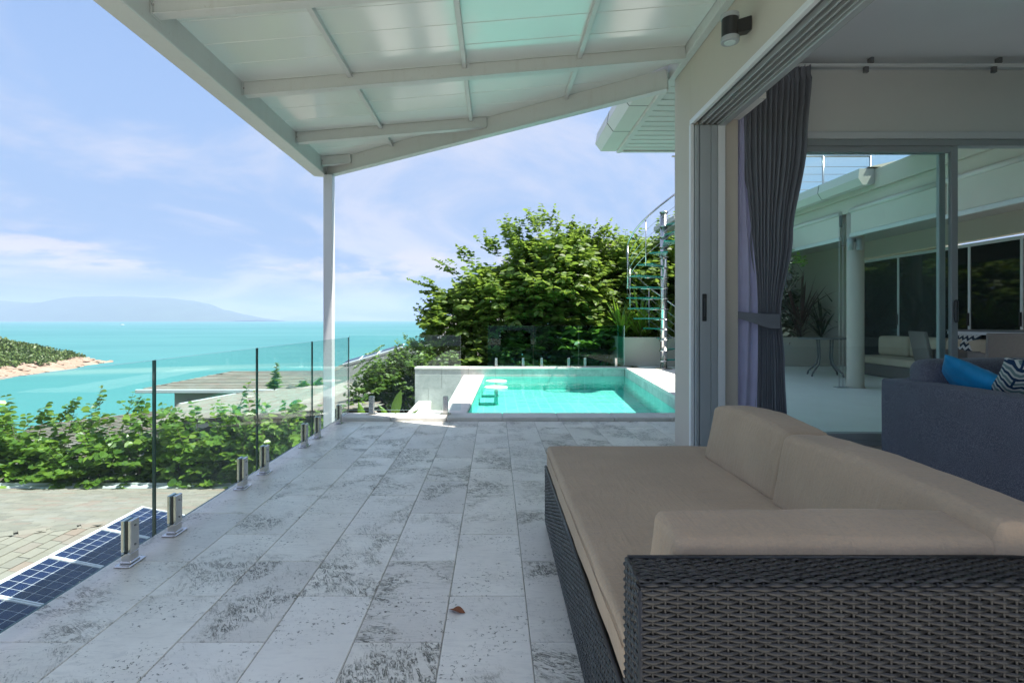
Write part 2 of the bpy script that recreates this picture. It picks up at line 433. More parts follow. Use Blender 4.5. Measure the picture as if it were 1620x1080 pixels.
M['cushion'] = mat_cushion()
M['sofa_grey'] = mat_fabric('charcoal_weave', (.095, .10, .135), weave=700, vary=.1, c2=(.23, .235, .28), bump=.5)
M['curtain'] = mat_fabric('grey_curtain', (.18, .195, .225), weave=700, vary=.05, bump=.1)
M['lining'] = mat_fabric('lavender_lining', (.42, .42, .60), weave=700, vary=.04, bump=.08)
M['blue'] = mat_fabric('blue_satin', (.012, .28, .58), weave=600, vary=.15, bump=.1, rough=.5)
M['wicker'] = mat_wicker()
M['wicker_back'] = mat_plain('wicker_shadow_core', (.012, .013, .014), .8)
M['wicker_brown'] = mat_plain('brown_wicker', (.16, .145, .135), .6, vary=.2, scale=30, bump=.5, bscale=120)
M['leaf'] = mat_leaf('leaf_green', (.070, .135, .026), (.150, .265, .046), (.26, .37, .075), trans=.52, rough=.46)
M['leaf_hedge'] = mat_leaf('leaf_hedge', (.055, .125, .018), (.135, .265, .036), (.27, .40, .062), trans=.45, rough=.34)
M['leaf_dark'] = mat_leaf('leaf_dark', (.016, .038, .014), (.035, .075, .022), (.075, .13, .04), trans=.2)
M['leaf_mid'] = mat_leaf('leaf_mid', (.050, .11, .022), (.12, .215, .038), (.22, .33, .07), trans=.42)
M['leaf_lime'] = mat_leaf('leaf_lime', (.08, .20, .02), (.16, .32, .03), (.28, .42, .05), trans=.4)
M['leaf_red'] = mat_leaf('leaf_red', (.07, .02, .02), (.12, .03, .03), (.06, .08, .03), trans=.2)
M['bark'] = mat_plain('bark', (.13, .105, .08), .9, vary=.3, scale=14, bump=.6, bscale=50)
M['shingle'] = mat_shingle('shingle', False); M['shingle_stuff'] = mat_shingle('shingle_mass', True)
M['roof_under'] = mat_plain('roof_felt', (.10, .098, .092), .95, vary=.2)
M['cell'] = None
M['dry_leaf'] = mat_plain('dry_leaf', (.20, .065, .025), .7, vary=.3, scale=50)

# more materials
def mat_pool_stone():
    t = NT('pool_stone'); p = t.pos()
    n = t.noise(p, 3.0, 6, .65, .5); f = t.noise(p, 30, 4, .65)
    col = t.mix(t.rng(n, .3, .72), (.38, .41, .385), (.56, .575, .54))
    col = t.mix(t.m('MULTIPLY', t.rng(f, .45, .75), .45), col, (.30, .31, .28))
    return t.done(t.bsdf(col, .7, 0, .3, t.bump(f, .3, .004)))
M['stone_wall'] = mat_pool_stone()
def mat_coping():
    t = NT('pale_coping_stone'); p = t.pos()
    n = t.noise(p, 4, 5, .6, .3); f = t.noise(p, 45, 5, .7)
    col = t.mix(t.rng(n, .3, .7), (.54, .525, .485), (.64, .62, .575))
    col = t.mix(t.m('MULTIPLY', t.rng(f, .58, .72), .5), col, (.35, .34, .31))
    return t.done(t.bsdf(col, .65, 0, .3, t.bump(f, .25, .003)))
M['coping'] = mat_coping()
def mat_pool_tile():
    t = NT('pool_mosaic'); p = t.pos()
    br = t.N('ShaderNodeTexBrick'); t.L(t.mapv(p, (1, 1, 1)), br.inputs['Vector']); br.offset = 0.0
    br.inputs['Scale'].default_value = 1.0; br.inputs['Brick Width'].default_value = .2; br.inputs['Row Height'].default_value = .2; br.inputs['Mortar Size'].default_value = .007
    br.inputs['Color1'].default_value = (.13, .66, .56, 1); br.inputs['Color2'].default_value = (.17, .72, .62, 1); br.inputs['Mortar'].default_value = (.30, .76, .68, 1)
    n = t.noise(p, 1.5, 5, .6)
    col = t.mix(t.rng(n, .3, .75, 0, .35), br.outputs[0], (.24, .78, .68))
    return t.done(t.bsdf(col, .5, 0, .3))
M['pool_tile'] = mat_pool_tile()
def mat_cell():
    t = NT('solar_cell'); p = t.pos(); r = t.rand()
    col = t.mix(r, (.0045, .010, .038), (.008, .017, .062))
    col = t.mix(t.m('MULTIPLY', t.voro(p, 60, 'F1', 'Color') , .3), col, (.011, .025, .08))
    return t.done(t.bsdf(col, .22, 0, .5))
M['cell'] = mat_cell(); M['room_floor'] = mat_plain('room_floor_tile', (.42, .41, .385), .35, vary=.15)
M['cell_back'] = mat_plain('solar_backsheet', (.62, .64, .66), .4)

# ------------------------------------------------------------------ terrace
terrace = root_struct('terrace', (0, 3, -.5))
b = MB(); b.box(-1.735, 3.2, -1.2, 5.755, -.35, -.012); struct('terrace_slab', b, M['slab'], parent=None)
b = MB(); b.box(-1.742, 3.2, -1.2, 5.757, -.0119, -.0035)
o = obj('grout', b, M['grout'], terrace)
PX = .3025; X0 = -.18
tile_mesh = {}
def tile_at(x0, x1, y0, y1, ht):
    g = .0016
    key = (round(x1-x0, 3), round(y1-y0, 3))
    cx, cy = (x0+x1)/2, (y0+y1)/2
    if key not in tile_mesh:
        bb = MB(); hx, hy = (x1-x0)/2-g, (y1-y0)/2-g
        bb.box(cx-hx, cx+hx, cy-hy, cy+hy, -.012, 0, b=.0022)
        t = obj('stone_tile', bb, M['travertine'], terrace); tile_mesh[key] = t
        t.location.z += ht
        return t
    t = tile_mesh[key].copy(); COL.objects.link(t); t.location = Vector((cx, cy, -.006+ht)) - WL['terrace']
    return t
rt = random.Random(3)
for k in range(-5, 9):
    x0 = X0 + PX*k; x1 = x0 + PX
    if k == -5: x0 = -1.746; x1 = X0 - PX*4   # the wide edge course by the glass
    yy0 = 2.112 if (k % 2 == 0) else 1.8095
    ys = [yy0 + .605*j for j in range(-6, 8)]
    ys = [max(-1.19, a) for a in ys if a < 5.757 and a > -1.9]
    ys.append(5.757)
    ys = sorted(set(round(a, 4) for a in ys))
    for a, c in zip(ys[:-1], ys[1:]):
        if c - a < .02: continue
        if x0 > 1.5 and a > .1 and c < 4.75: continue
        tile_at(x0, x1, a, c, rt.uniform(-.0004, .0004))
# interior floor beyond the door track
b = MB(); b.box(1.58, 7.0, .15, 4.66, -.0115, .004); struct('room_floor', b, M['room_floor'])
b = MB(); b.box(-1.745, 8, -7, -1.201, -.35, 0); b.box(3.201, 8, -1.2, .145, -.35, -.0001); struct('bounce_terrace', b, M['travertine'])  # unseen paving added behind the camera to bounce sunlight forward
b = MB(); b.box(-1.70, 3.2, -6.9, 5.7, -3.5, -.351); struct('terrace_retaining_wall', b, M['wall'])

# ------------------------------------------------------------------ pool
PL = [(-.40, 6.05), (2.41, 6.05), (2.90, 11.83), (-.24, 11.83)]      # water outline
WZ = -.15
b = MB()
b.add([(x, y, WZ) for x, y in PL], [(0, 1, 2, 3)])
w = struct('pool_water', b, M['water'], fixn=False)
b = MB()
P3 = [(-.395, 5.9), (2.405, 5.9), (2.895, 11.815), (-.235, 11.815)]
b.add([(x, y, -.46) for x, y in P3], [(0, 1, 2, 3)])
for i in (0, 1, 2, 3):
    (xa, ya), (xb, yb) = P3[i], P3[(i+1) % 4]
    b.add([(xa, ya, -.46), (xb, yb, -.46), (xb, yb, -.16), (xa, ya, -.16)], [(0, 1, 2, 3)])
struct('pool_basin', b, M['pool_tile'], fixn=False)
# weir, catch basin, far wall
b = MB(); b.hexa([(-.71,6.05,-1.6),(-.42,6.05,-1.6),(-.262,11.83,-1.6),(-.71,11.83,-1.6),(-.71,6.05,-.135),(-.402,6.05,-.135),(-.242,11.83,-.135),(-.71,11.83,-.135)], .012)
struct('weir_wall', b, M['coping'])
b = MB(); b.box(-1.43, -.72, 6.06, 11.83, -1.6, -.92); struct('catch_basin_floor', b, M['stone_wall'])
b = MB(); b.box(-1.72, -1.42, 6.06, 11.82, -3.2, -.71, b=.01); struct('catch_basin_wall', b, M['coping'])
pw = root_struct('pool_end_wall', (0, 12, -1))
b = MB(); b.box(-1.78, 3.1, 11.84, 12.10, -3.2, -.005); obj('wall_core', b, M['grout'], pw)
cnt = 0
for iz, (za, zb) in enumerate(((-1.30, -.86), (-.858, -.43), (-.428, -.008))):
    xs = [-1.79 + .6*j + (.3 if iz % 2 else 0) for j in range(-1, 10)]
    xs = sorted(set([-1.79] + [x for x in xs if -1.7 < x < 2.85] + [2.9]))
    for xa, xb in zip(xs[:-1], xs[1:]):
        if xa > -.45 and zb < -.4: continue
        if xa > -.45: za = -.17
        b = MB(); b.box(xa+.003, xb-.003, 11.822, 11.838, za, zb, b=.002); obj('stone_panel', b, M['stone_wall'], pw); cnt += 1
for j in range(8):
    xa = -1.80 + .605*j; b = MB(); b.box(xa+.002, xa+.603, 11.80, 12.16, -.004, .04, b=.006); obj('coping_stone', b, M['coping'], pw)
# coping between terrace and pool
pc = root_struct('pool_coping', (0, 5.9, 0))
xs = [-1.745 + .61*j for j in range(8)]
for xa in xs:
    xb = min(xa+.61, 3.0); b = MB(); b.box(xa+.0015, xb-.0015, 5.76, 6.055, -.04, .04, b=.008); obj('coping_stone', b, M['coping'], pc)
b = MB(); b.box(-1.735, 3.0, 5.765, 6.045, -1.6, -.0405); struct('pool_front_wall', b, M['slab'])
# right-hand deck and courtyard
b = MB(); b.slab([(2.80,6.06),(9.5,6.06),(9.5,12.6),(3.3,12.6),(3.27,11.83)], -.2, .036); b.box(3.2, 9.5, 4.68, 6.06, -.2, .0355)
M['court'] = mat_plain('pale_courtyard_stone', (.76, .75, .715), .5, vary=.10, scale=2.2, bump=.15); struct('courtyard_floor', b, M['court'])
re = root_struct('pool_side_edge', (2.7, 9, 0))
def lerp(a, c, t): return a + (c-a)*t
for j in range(10):
    t0, t1 = j/10, (j+1)/10
    ya, yb = lerp(6.058, 11.80, t0), lerp(6.058, 11.80, t1)
    xa, xb = lerp(2.41, 2.90, t0), lerp(2.41, 2.90, t1)
    b = MB(); b.hexa([(xa,ya+.002,-.02),(xa+.385,ya+.002,-.02),(xb+.385,yb-.002,-.02),(xb,yb-.002,-.02),(xa,ya+.002,.041),(xa+.385,ya+.002,.041),(xb+.385,yb-.002,.041),(xb,yb-.002,.041)], .006)
    obj('coping_stone', b, M['coping'], re)
    b = MB(); b.hexa([(xa+.005,ya+.002,-.17),(xa+.03,ya+.002,-.17),(xb+.03,yb-.002,-.17),(xb+.005,yb-.002,-.17),(xa+.005,ya+.002,-.021),(xa+.03,ya+.002,-.021),(xb+.03,yb-.002,-.021),(xb+.005,yb-.002,-.021)], .002)
    obj('edge_tile', b, M['stone_wall'], re)
# stools standing in the pool
def pool_stool(x, y, label):
    t = thing('pool_stool', label, 'stool', (x, y, -.455), 'round stools standing in the pool')
    b = MB(); b.lathe([(.0, 0), (.205, 0), (.215, .006), (.215, .016), (.205, .022), (0, .022)], (x, y, -.150), 32); obj('seat', b, M['coping'], t)
    b = MB(); b.lathe([(.05, 0), (.035, .05), (.03, .304)], (x, y, -.455), 16, smooth=True); obj('pedestal', b, M['pool_tile'], t)
pool_stool(.03, 10.75, 'round pale stool top in the pool, farther of the two at its far left corner')
pool_stool(.02, 9.75, 'round pale stool top in the pool, nearer of the two at its far left corner')

# ------------------------------------------------------------------ glass balustrades
def glass_panel(parent, x0, x1, y0, y1, z0, z1, edge='glass_edge'):
    b = MB(); b.box(x0, x1, y0, y1, z0, z1)
    alongx = (x1-x0) > (y1-y0)
    # faces: 0 bottom 1 top 2 -y 3 +x 4 +y 5 -x ; narrow ones get the edge colour
    for i in range(6):
        narrow = i in (0, 1) or (i in (3, 5) if alongx else i in (2, 4))
        b.m[i] = 2 if i == 1 else (1 if narrow else 0)
    return obj('glass_panel', b, [M['glass'], M[edge], M['glass_rim']], parent)
def spigot(parent, x, y, z, along='y'):
    """Square base plate, pedestal block and a split clamp with the pane between its cheeks."""
    def bx(bb, dx0, dx1, dy0, dy1, za, zb, bev):
        if along == 'y': bb.box(x+dx0, x+dx1, y+dy0, y+dy1, z+za, z+zb, b=bev)
        else: bb.box(x+dy0, x+dy1, y-dx1, y-dx0, z+za, z+zb, b=bev)
    b = MB(); bx(b, -.021, .021, -.029, .029, .008, .055, .003); bx(b, -.026, .026, -.034, .034, .0081, .018, .003)
    s = obj('spigot', b, M['steel'], parent)
    b = MB(); bx(b, -.036, .036, -.058, .058, 0, .008, .003); obj('base_plate', b, M['steel'], s)
    b = MB(); bx(b, .0075, .024, -.028, .028, .0555, .20, .003); obj('clamp_cheek', b, M['steel'], s)
    b = MB(); bx(b, -.024, -.0075, -.028, .028, .0555, .20, .003); obj('clamp_cheek', b, M['steel'], s)
    b = MB(); bx(b, -.0072, .0072, -.026, .026, .0556, .196, 0); obj('gasket', b, M['black'], s)
    for zz in (.085, .172):
        b = MB()
        if along == 'y': b.tube([(x+.0235, y, z+zz), (x+.0262, y, z+zz)], .0045, 10)
        else: b.tube([(x, y-.0235, z+zz), (x, y-.0262, z+zz)], .0045, 10)
        obj('screw', b, M['track'], s)
    return s
gb = thing('glass_balustrade', 'frameless clear glass balustrade running along the left edge of the stone terrace', 'balustrade', (-1.655, 3, 0))
js = [-.76, .35, 1.46, 2.57, 3.68, 4.79, 5.985]
for ya, yb in zip(js[:-1], js[1:]): glass_panel(gb, -1.661, -1.649, ya+.006, yb-.006, .056, .905)
s0 = spigot(gb, -1.655, 2.40, 0)
for y in (-.5, .12, .6, 1.25, 1.62, 2.735, 3.47, 3.80, 4.60, 4.94, 5.62): copy_part(s0, gb, (0, y-2.40, 0))
gc = thing('glass_balustrade', 'short single pane of clear glass standing on the pale coping beside the tall white post', 'balustrade', (-1, 5.98, .04))
glass_panel(gc, -1.64, -.386, 5.962, 5.974, .085, .925, 'glass_rim')
s1 = spigot(gc, -1.39, 5.968, .04, 'x'); copy_part(s1, gc, (.835, 0, 0))
gs = thing('glass_screen', 'green tinted glass screen of three panes on the far pool coping', 'glass screen', (1.4, 11.98, .04))
M['glass_green'] = mat_glass('screen_glass', (.62, .86, .80), .3)
for xa, xb in ((-.16, .86), (.875, 1.885), (1.90, 2.90)):
    b = MB(); b.box(xa, xb, 11.974, 11.986, .075, .97); b.m = [1, 1, 0, 1, 0, 1]; obj('glass_panel', b, [M['glass_green'], M['glass_rim']], gs)
b = MB(); b.box(2.925, 2.937, 11.99, 12.6, .075, .97); b.m = [1, 1, 1, 0, 1, 0]; obj('glass_panel', b, [M['glass_green'], M['glass_rim']], gs)
s2 = spigot(gs, .03, 11.98, .04, 'x')
for x in (.64, 1.06, 1.67, 2.04, 2.74): copy_part(s2, gs, (x-.03, 0, 0))

# ------------------------------------------------------------------ pergola
SL = .082                                    # roof slope across X
def rz(x): return 3.015 + SL*(x+2.03)        # underside of the sheets
PY0 = .86; EX = -2.03; YE = 6.36  # near end of the roof stops short, out of view, to admit light
pg = thing('pergola', 'white steel pergola with glossy sloping roof sheets over the terrace', 'pergola', (-1.99, 6.35, -2))
b = MB(); b.box(-2.045, -1.937, 6.30, 6.405, -2.2, 2.835, b=.006); obj('post', b, M['post'], pg)
b = MB(); b.hexa([(-2.19,PY0,2.835),(-2.031,PY0,2.835),(-2.031,6.47,2.835),(-2.19,6.40,2.835),(-2.19,PY0,3.10),(-2.031,PY0,3.10),(-2.031,6.47,3.10),(-2.19,6.40,3.10)], .006)
eb = obj('eave_beam', b, M['white_metal'], pg)
b = MB(); b.box(-2.198, -2.191, PY0, 6.40, 2.90, 3.13, b=.002); obj('fascia_trim', b, M['white_metal'], eb)
def edge_y(x): return 6.42 - .492*(x-EX)     # far, diagonal edge in plan
def edge_x(y): return EX + (6.42-y)/.492
# diagonal edge beam
A = Vector((-2.03, 6.42, rz(-2.03)-.001)); B = Vector((1.52, edge_y(1.52), rz(1.52)-.001))
b = MB(); b.beam(A, B, .06, .172, b=.004); eb2 = obj('edge_beam', b, M['white_metal'], pg)
b = MB(); b.beam(A+Vector((-.0,-.01,-.1725)), B+Vector((0,-.01,-.1725)), .085, .012, b=.002); obj('bottom_flange', b, M['white_metal'], eb2)
for y in (.89, 2.03, 3.16, 4.29, 5.43, 6.22):
    xe = min(1.535, edge_x(y)-.07)
    hgt = .098
    b = MB(); b.beam((EX+.002, y, rz(EX)-.001), (xe, y, rz(xe)-.001), .055, hgt, b=.004); cb_ = obj('cross_beam', b, M['white_metal'], pg)
    b = MB(); b.beam((EX+.004, y, rz(EX)-hgt-.0015), (xe-.004, y, rz(xe)-hgt-.0015), .075, .008, b=.002); obj('bottom_flange', b, M['white_metal'], cb_)
    b = MB(); b.box(EX+.0025, EX+.009, y-.05, y+.05, rz(EX)-hgt-.018, rz(EX)-.004, b=.002); obj('end_plate', b, M['white_metal'], cb_)
    for dy in (-.04, .04):
        b = MB(); b.tube([(EX+.0088, y+dy, rz(EX)-.055), (EX+.016, y+dy, rz(EX)-.055)], .008, 6); obj('bolt', b, M['steel'], cb_)
bays = [.89, 2.03, 3.16, 4.29, 5.43, 6.22]
for x in (-1.165, -.245, .68):
    for ya, yb in zip(bays[:-1], bays[1:]):
        y1 = min(yb-.029, edge_y(x)-.035)
        if y1 - ya < .1: continue
        b = MB(); b.beam((x, ya+.029, rz(x)-.002), (x, y1, rz(x)-.002), .038, .036, b=.003); obj('batten', b, M['white_metal'], pg)
y = PY0; k = 0
while y < 6.4:
    y1 = min(y+.2825, 6.42)
    xa, xb = min(1.535, edge_x(y)+.06), min(1.535, edge_x(y1)+.06)
    g = .002
    b = MB(); P = [(EX-.05, y+g), (max(xa, EX+.02), y+g), (max(xb, EX+.01), y1-g), (EX-.05, y1-g)]
    b.hexa([(px, py, rz(px)) for px, py in P] + [(px, py, rz(px)+.045) for px, py in P], .004)
    obj('roof_sheet', b, M['panel'], pg); y = y1; k += 1
    if k > 40: break
b = MB(); b.hexa([(EX-.06,PY0,rz(EX)+.047),(1.55,PY0,rz(1.55)+.047),(1.55,edge_y(1.55)-.02,rz(1.55)+.047),(EX-.06,6.40,rz(EX)+.047),(EX-.06,PY0,rz(EX)+.062),(1.55,PY0,rz(1.55)+.062),(1.55,edge_y(1.55)-.02,rz(1.55)+.062),(EX-.06,6.40,rz(EX)+.062)])
obj('top_skin', b, M['white_metal'], pg)
b = MB(); b.box(1.537, 1.598, PY0, 4.69, 3.222, 3.345, b=.004); obj('ledger', b, M['white_metal'], pg)

# ------------------------------------------------------------------ the house
HY = .15; HZ = 2.72                                     # door head; house's unseen near end cut short to let light in
house = thing('house', 'cream rendered house with a wide sliding door opening onto the terrace', 'house', (3.5, 3, 0))
b = MB(); b.box(1.60, 1.84, HY, 4.33, HZ+.012, 3.36); obj('wall', b, M['wall'], house)
b = MB(); b.box(1.60, 1.99, 4.332, 4.70, 0, 3.36); obj('wall', b, M['wall'], house)
b = MB(); b.box(1.992, 6.8, 4.64, 4.80, 2.74, 3.36); obj('wall', b, M['wall_in'], house)
b = MB(); b.box(6.6, 6.8, HY, 4.638, 0, 3.36); obj('wall', b, M['wall_in'], house)
b = MB(); b.box(1.842, 6.6, HY, 4.638, 3.29, 3.36); obj('ceiling', b, M['ceiling'], house)
b = MB(); b.box(1.842, 6.598, HY, HY+.15, .0045, 3.289); obj('wall', b, M['wall_in'], house)
b = MB(); b.box(1.842, 2.0, 3.9, 4.32, HZ+.012, 3.289); obj('wall', b, M['wall_in'], house)
# roof: slab plus hipped shingle top
b = MB(); b.box(1.62, 9.0, HY, 7.05, 3.375, 3.55); rf = obj('roof', b, M['roof_under'], house)
b = MB(); b.add([(1.5,HY,3.56),(9.0,HY,3.56),(9.0,7.1,3.56),(1.5,7.1,3.56),(4.4,HY,4.7),(6.2,HY,4.7),(6.2,3.6,4.7),(4.4,3.6,4.7)],[(0,3,7,4),(3,2,6,7),(2,1,5,6),(4,7,6,5),(0,4,5,1),(0,1,2,3)])
obj('roof_cover', b, M['shingle'], rf)
# soffit boards of the deep eave
n = 0; b = MB(); y = 4.81
while y < 7.0:
    b.box(1.70, 8.9, y+.009, min(y+.141, 7.02), 3.352, 3.372); y += .15
sf = obj('soffit', b, M['soffit'], house); sf['kind'] = 'stuff'
b = MB(); b.box(1.69, 8.9, 4.80, 7.02, 3.3722, 3.3745); obj('soffit_backing', b, M['seam'], house)
b = MB(); b.box(1.63, 1.695, 4.80, 7.10, 3.335, 3.50, b=.006); b.box(1.696, 8.9, 7.025, 7.085, 3.335, 3.50, b=.006); obj('eave_trim', b, M['soffit'], house)
def gutter(parent, prof, path0, path1, nseg):
    """Moulded gutter: profile in (across, z) swept from path0 to path1 in seamed lengths."""
    p0, p1 = Vector(path0), Vector(path1); d = (p1-p0); L = d.length; d.normalize(); s = Vector((0,0,1)).cross(d).normalized()
    for k in range(nseg):
        a = p0 + d*(L*k/nseg + .004); c = p0 + d*(L*(k+1)/nseg - .004)
        b = MB(); b.prism([tuple(a + s*x + Vector((0,0,z))) for x, z in prof], c-a); g_ = obj('gutter', b, M['gutter'], parent)
    b = MB()
    for k in range(1, nseg):
        a = p0 + d*(L*k/nseg - (.004 if k else 0)) - Vector((0,0,.0)); q = [( x*1.015, z*1.015-.001) for x, z in prof]
        b.prism([tuple(a + s*x + Vector((0,0,z))) for x, z in q], d*.012)
    obj('gutter_joint', b, M['seam'], parent)
# across>0 lies on the left (-X) for a run along +Y
gutter(house, [(0, 0), (.20, 0), (.275, .10), (.25, .24), (0, .24)], (1.70-.072, 4.85, 3.37), (1.70-.072, 7.14, 3.37), 3)
# sliding door: frame, tracks, stacked leaves at the far jamb
b = MB(); b.box(1.592, 1.625, HY, 4.33, HZ-.03, HZ+.0118, b=.003); df = obj('door_frame', b, M['alu_light'], house)
b = MB(); b.box(1.626, 1.86, HY, 4.33, HZ-.004, HZ+.0116); obj('head_plate', b, M['track'], df)
for x in (1.668, 1.712, 1.756, 1.80):
    b = MB(); b.box(x-.006, x+.006, HY, 4.325, HZ-.042, HZ-.0045, b=.002); obj('track_rail', b, M['alu'], df)
b = MB(); b.box(1.812, 1.866, HY, 4.33, HZ-.055, HZ-.005, b=.004); obj('inner_lip', b, M['alu'], df)
b = MB(); b.box(1.604, 1.866, HY, 4.33, .0045, .014); obj('threshold_track', b, M['alu'], df)
b = MB(); b.box(1.588, 1.618, 4.295, 4.331, .001, HZ-.031, b=.004); obj('jamb', b, M['alu_light'], df)
for xa, xb, mm in ((1.621, 1.650, 'alu'), (1.656, 1.745, 'alu'), (1.748, 1.80, 'alu'), (1.803, 1.862, 'alu_light')):
    b = MB(); b.box(xa, xb, 4.27, 4.331, .016, HZ-.045, b=.004); leaf = obj('door_leaf', b, M[mm], house)
    if xa == 1.656:
        h = MB(); h.box(1.672, 1.708, 4.262, 4.271, 1.09, 1.31, b=.004); h.box(1.684, 1.698, 4.250, 4.263, 1.13, 1.27, b=.003); obj('handle', h, M['black'], leaf)
# window wall at the end of the room
b = MB(); b.box(1.995, 6.6, 4.60, 4.70, 2.675, 2.738, b=.004); wf = obj('window_frame', b, M['alu_light'], house)
b = MB(); b.box(1.995, 6.6, 4.61, 4.69, 2.615, 2.674, b=.004); obj('head_track', b, M['alu'], wf)
b = MB(); b.box(1.995, 2.055, 4.60, 4.70, .03, 2.614, b=.004); obj('stile', b, M['alu'], wf)
b = MB(); b.box(2.056, 6.6, 4.61, 4.69, .004, .05, b=.004); obj('sill_track', b, M['alu'], wf)
def sash(parent, x0, x1, y, z0, z1, sw, name, glassmat, fm='alu', fm2=None):
    b = MB(); b.box(x0, x0+sw, y-.018, y+.018, z0, z1, b=.004); b.box(x0+sw+.0005, x1-sw-.0005, y-.017, y+.017, z0, z0+.06, b=.003); b.box(x0+sw+.0005, x1-sw-.0005, y-.017, y+.017, z1-.05, z1, b=.003); b.box(x1-sw, x1, y-.018, y+.018, z0, z1, b=.004)
    s = obj(name, b, M[fm], parent)
    b = MB(); b.box(x0+sw-.01, x1-sw+.01, y-.003, y+.003, z0+.05, z1-.04); obj('pane', b, M[glassmat], s)
    return s
sash(house, 2.06, 3.965, 4.672, .052, 2.61, .055, 'sliding_window', 'glass_room')
s = sash(house, 2.12, 4.035, 4.625, .052, 2.61, .06, 'sliding_window', 'glass_room')
h = MB(); h.box(3.985, 4.02, 4.575, 4.605, 1.075, 1.275, b=.012); h.box(3.995, 4.01, 4.600, 4.609, 1.10, 1.25, b=.002); obj('handle', h, M['black'], s)

# wall lamp
wl = thing('wall_lamp', 'black cylindrical up and down wall lamp on the cream wall above the sliding door', 'wall lamp', (1.6, 3.3, 2.9))
b = MB(); b.hexa([(1.50,3.285,2.885),(1.599,3.285,2.905),(1.599,3.355,2.905),(1.50,3.355,2.885),(1.50,3.285,2.965),(1.599,3.285,2.995),(1.599,3.355,2.995),(1.50,3.355,2.965)], .006); obj('bracket', b, M['lamp_black'], wl)
b = MB(); b.lathe([(.044,0),(.050,.004),(.050,.150),(.044,.154)], (1.475,3.32,2.85), 28, smooth=False); bd = obj('casing', b, M['lamp_black'], wl)
b = MB(); b.lathe([(.036,-.012),(.052,-.012),(.055,-.006),(.055,.018),(.0505,.020)], (1.475,3.32,2.85), 28); obj('lower_rim', b, M['alu'], bd)
b = MB(); b.lathe([(.050,.134),(.055,.136),(.055,.160),(.048,.164)], (1.475,3.32,2.85), 28); obj('upper_rim', b, M['alu'], bd)
b = MB(); b.lathe([(.030,-.016),(.034,-.013),(.034,-.0121)], (1.475,3.32,2.85), 20); obj('lens', b, M['glass_rim'], bd)

# curtain rail under the ceiling
ct = thing('curtain_rail', 'slim white curtain rail under the ceiling with small dark brackets', 'curtain rail', (4.3, 4.42, 3.25))
b = MB(); b.box(2.05, 6.59, 4.41, 4.445, 3.215, 3.24, b=.004); obj('rail', b, M['alu_light'], ct)
for x in (3.13, 4.20, 5.3):
    b = MB(); b.box(x, x+.03, 4.405, 4.45, 3.241, 3.289, b=.003); b.box(x-.045, x-.008, 4.412, 4.44, 3.165, 3.2145, b=.003); obj('bracket', b, M['track'], ct)
b = MB(); b.box(2.05, 6.59, 4.452, 4.476, 3.222, 3.25, b=.003); obj('rail', b, M['alu'], ct)

# curtain
cu = thing('curtain', 'tall grey pleated curtain with lavender lining, tied back beside the open sliding door', 'curtain', (2.2, 4.45, .02))
YC = 4.45
def px2x(px, y): return (px-783)/837*y
def prof(keys, t):
    for (t0, v0), (t1, v1) in zip(keys[:-1], keys[1:]):
        if t <= t1:
            f = (t-t0)/(t1-t0); f = f*f*(3-2*f); return lerp(v0, v1, f)
    return keys[-1][1]
ZT, ZB = 3.225, .03
def zt(t): return lerp(ZT, ZB, t)
tie = (3.225-1.17)/(3.225-.03)
Lk = [(0, px2x(1166,YC)), (.2, px2x(1168,YC)), (.45, px2x(1180,YC)), (tie, px2x(1192,YC)), (.78, px2x(1189,YC)), (1, px2x(1185,YC))]
Rk = [(0, px2x(1282,YC)), (.2, px2x(1275,YC)), (.45, px2x(1252,YC)), (tie, px2x(1233,YC)), (.78, px2x(1240,YC)), (1, px2x(1246,YC))]
NPL = 13.5
def cfn(u, t):
    x0, x1 = prof(Lk, t), prof(Rk, t)
    w = .10*math.sin(u*31)*math.sin(t*5+u*4) + .22*noise.noise(Vector((u*5, t*1.6, 2)))
    ph = 2*math.pi*NPL*u + w*1.6
    wid = x1-x0
    amp = lerp(.072, .05, min(1, t*1.5)) * (1 if t > .035 else .6)
    s1 = math.sin(ph); sharp = math.copysign(abs(s1)**.72, s1)*(.75+.4*noise.noise(Vector((u*7, t*.8, 4)))) + .22*math.sin(2*ph+1.0+t*2)
    y = YC + amp*sharp + .012*noise.noise(Vector((u*9, t*4, 7))) + .004*noise.noise(Vector((u*40, t*14, 3)))
    x = x0 + wid*u + .010*math.cos(ph)*(wid/.6)
    if t < .05: y += .012*math.sin(ph*3)
    return (x, y, zt(t))
b = MB(); b.grid(cfn, 340, 80); obj('drape', b, M['curtain'], cu, fixn=False)
def lfn(u, t):
    x0 = prof([(0, px2x(1160,YC)), (.3, px2x(1160,YC)), (tie, px2x(1153,YC)), (1, px2x(1143,YC))], t); x1 = prof([(0, px2x(1171,YC)), (.25, px2x(1176,YC)), (tie, px2x(1193,YC)), (1, px2x(1192,YC))], t)
    y = 4.385 + .016*math.sin(u*8+.6) + .012*math.sin(u*15+t*3) + .010*noise.noise(Vector((u*3, t*5, 1)))
    return (lerp(x0, x1, u), y, lerp(ZT-.02, ZB, t))
b = MB(); b.grid(lfn, 40, 60); obj('lining', b, M['lining'], cu, fixn=False)
def hemfn(u, t):
    x1 = prof([(0, px2x(1171,YC)), (.25, px2x(1176,YC)), (tie, px2x(1193,YC)), (1, px2x(1192,YC))], t)
    return (x1 + u*.035 + .001, 4.385 + .016*math.sin(8.6) + .002 + .02*u, lerp(ZT-.02, ZB, t))
b = MB(); b.grid(hemfn, 4, 60); obj('hem', b, M['curtain'], cu, fixn=False)
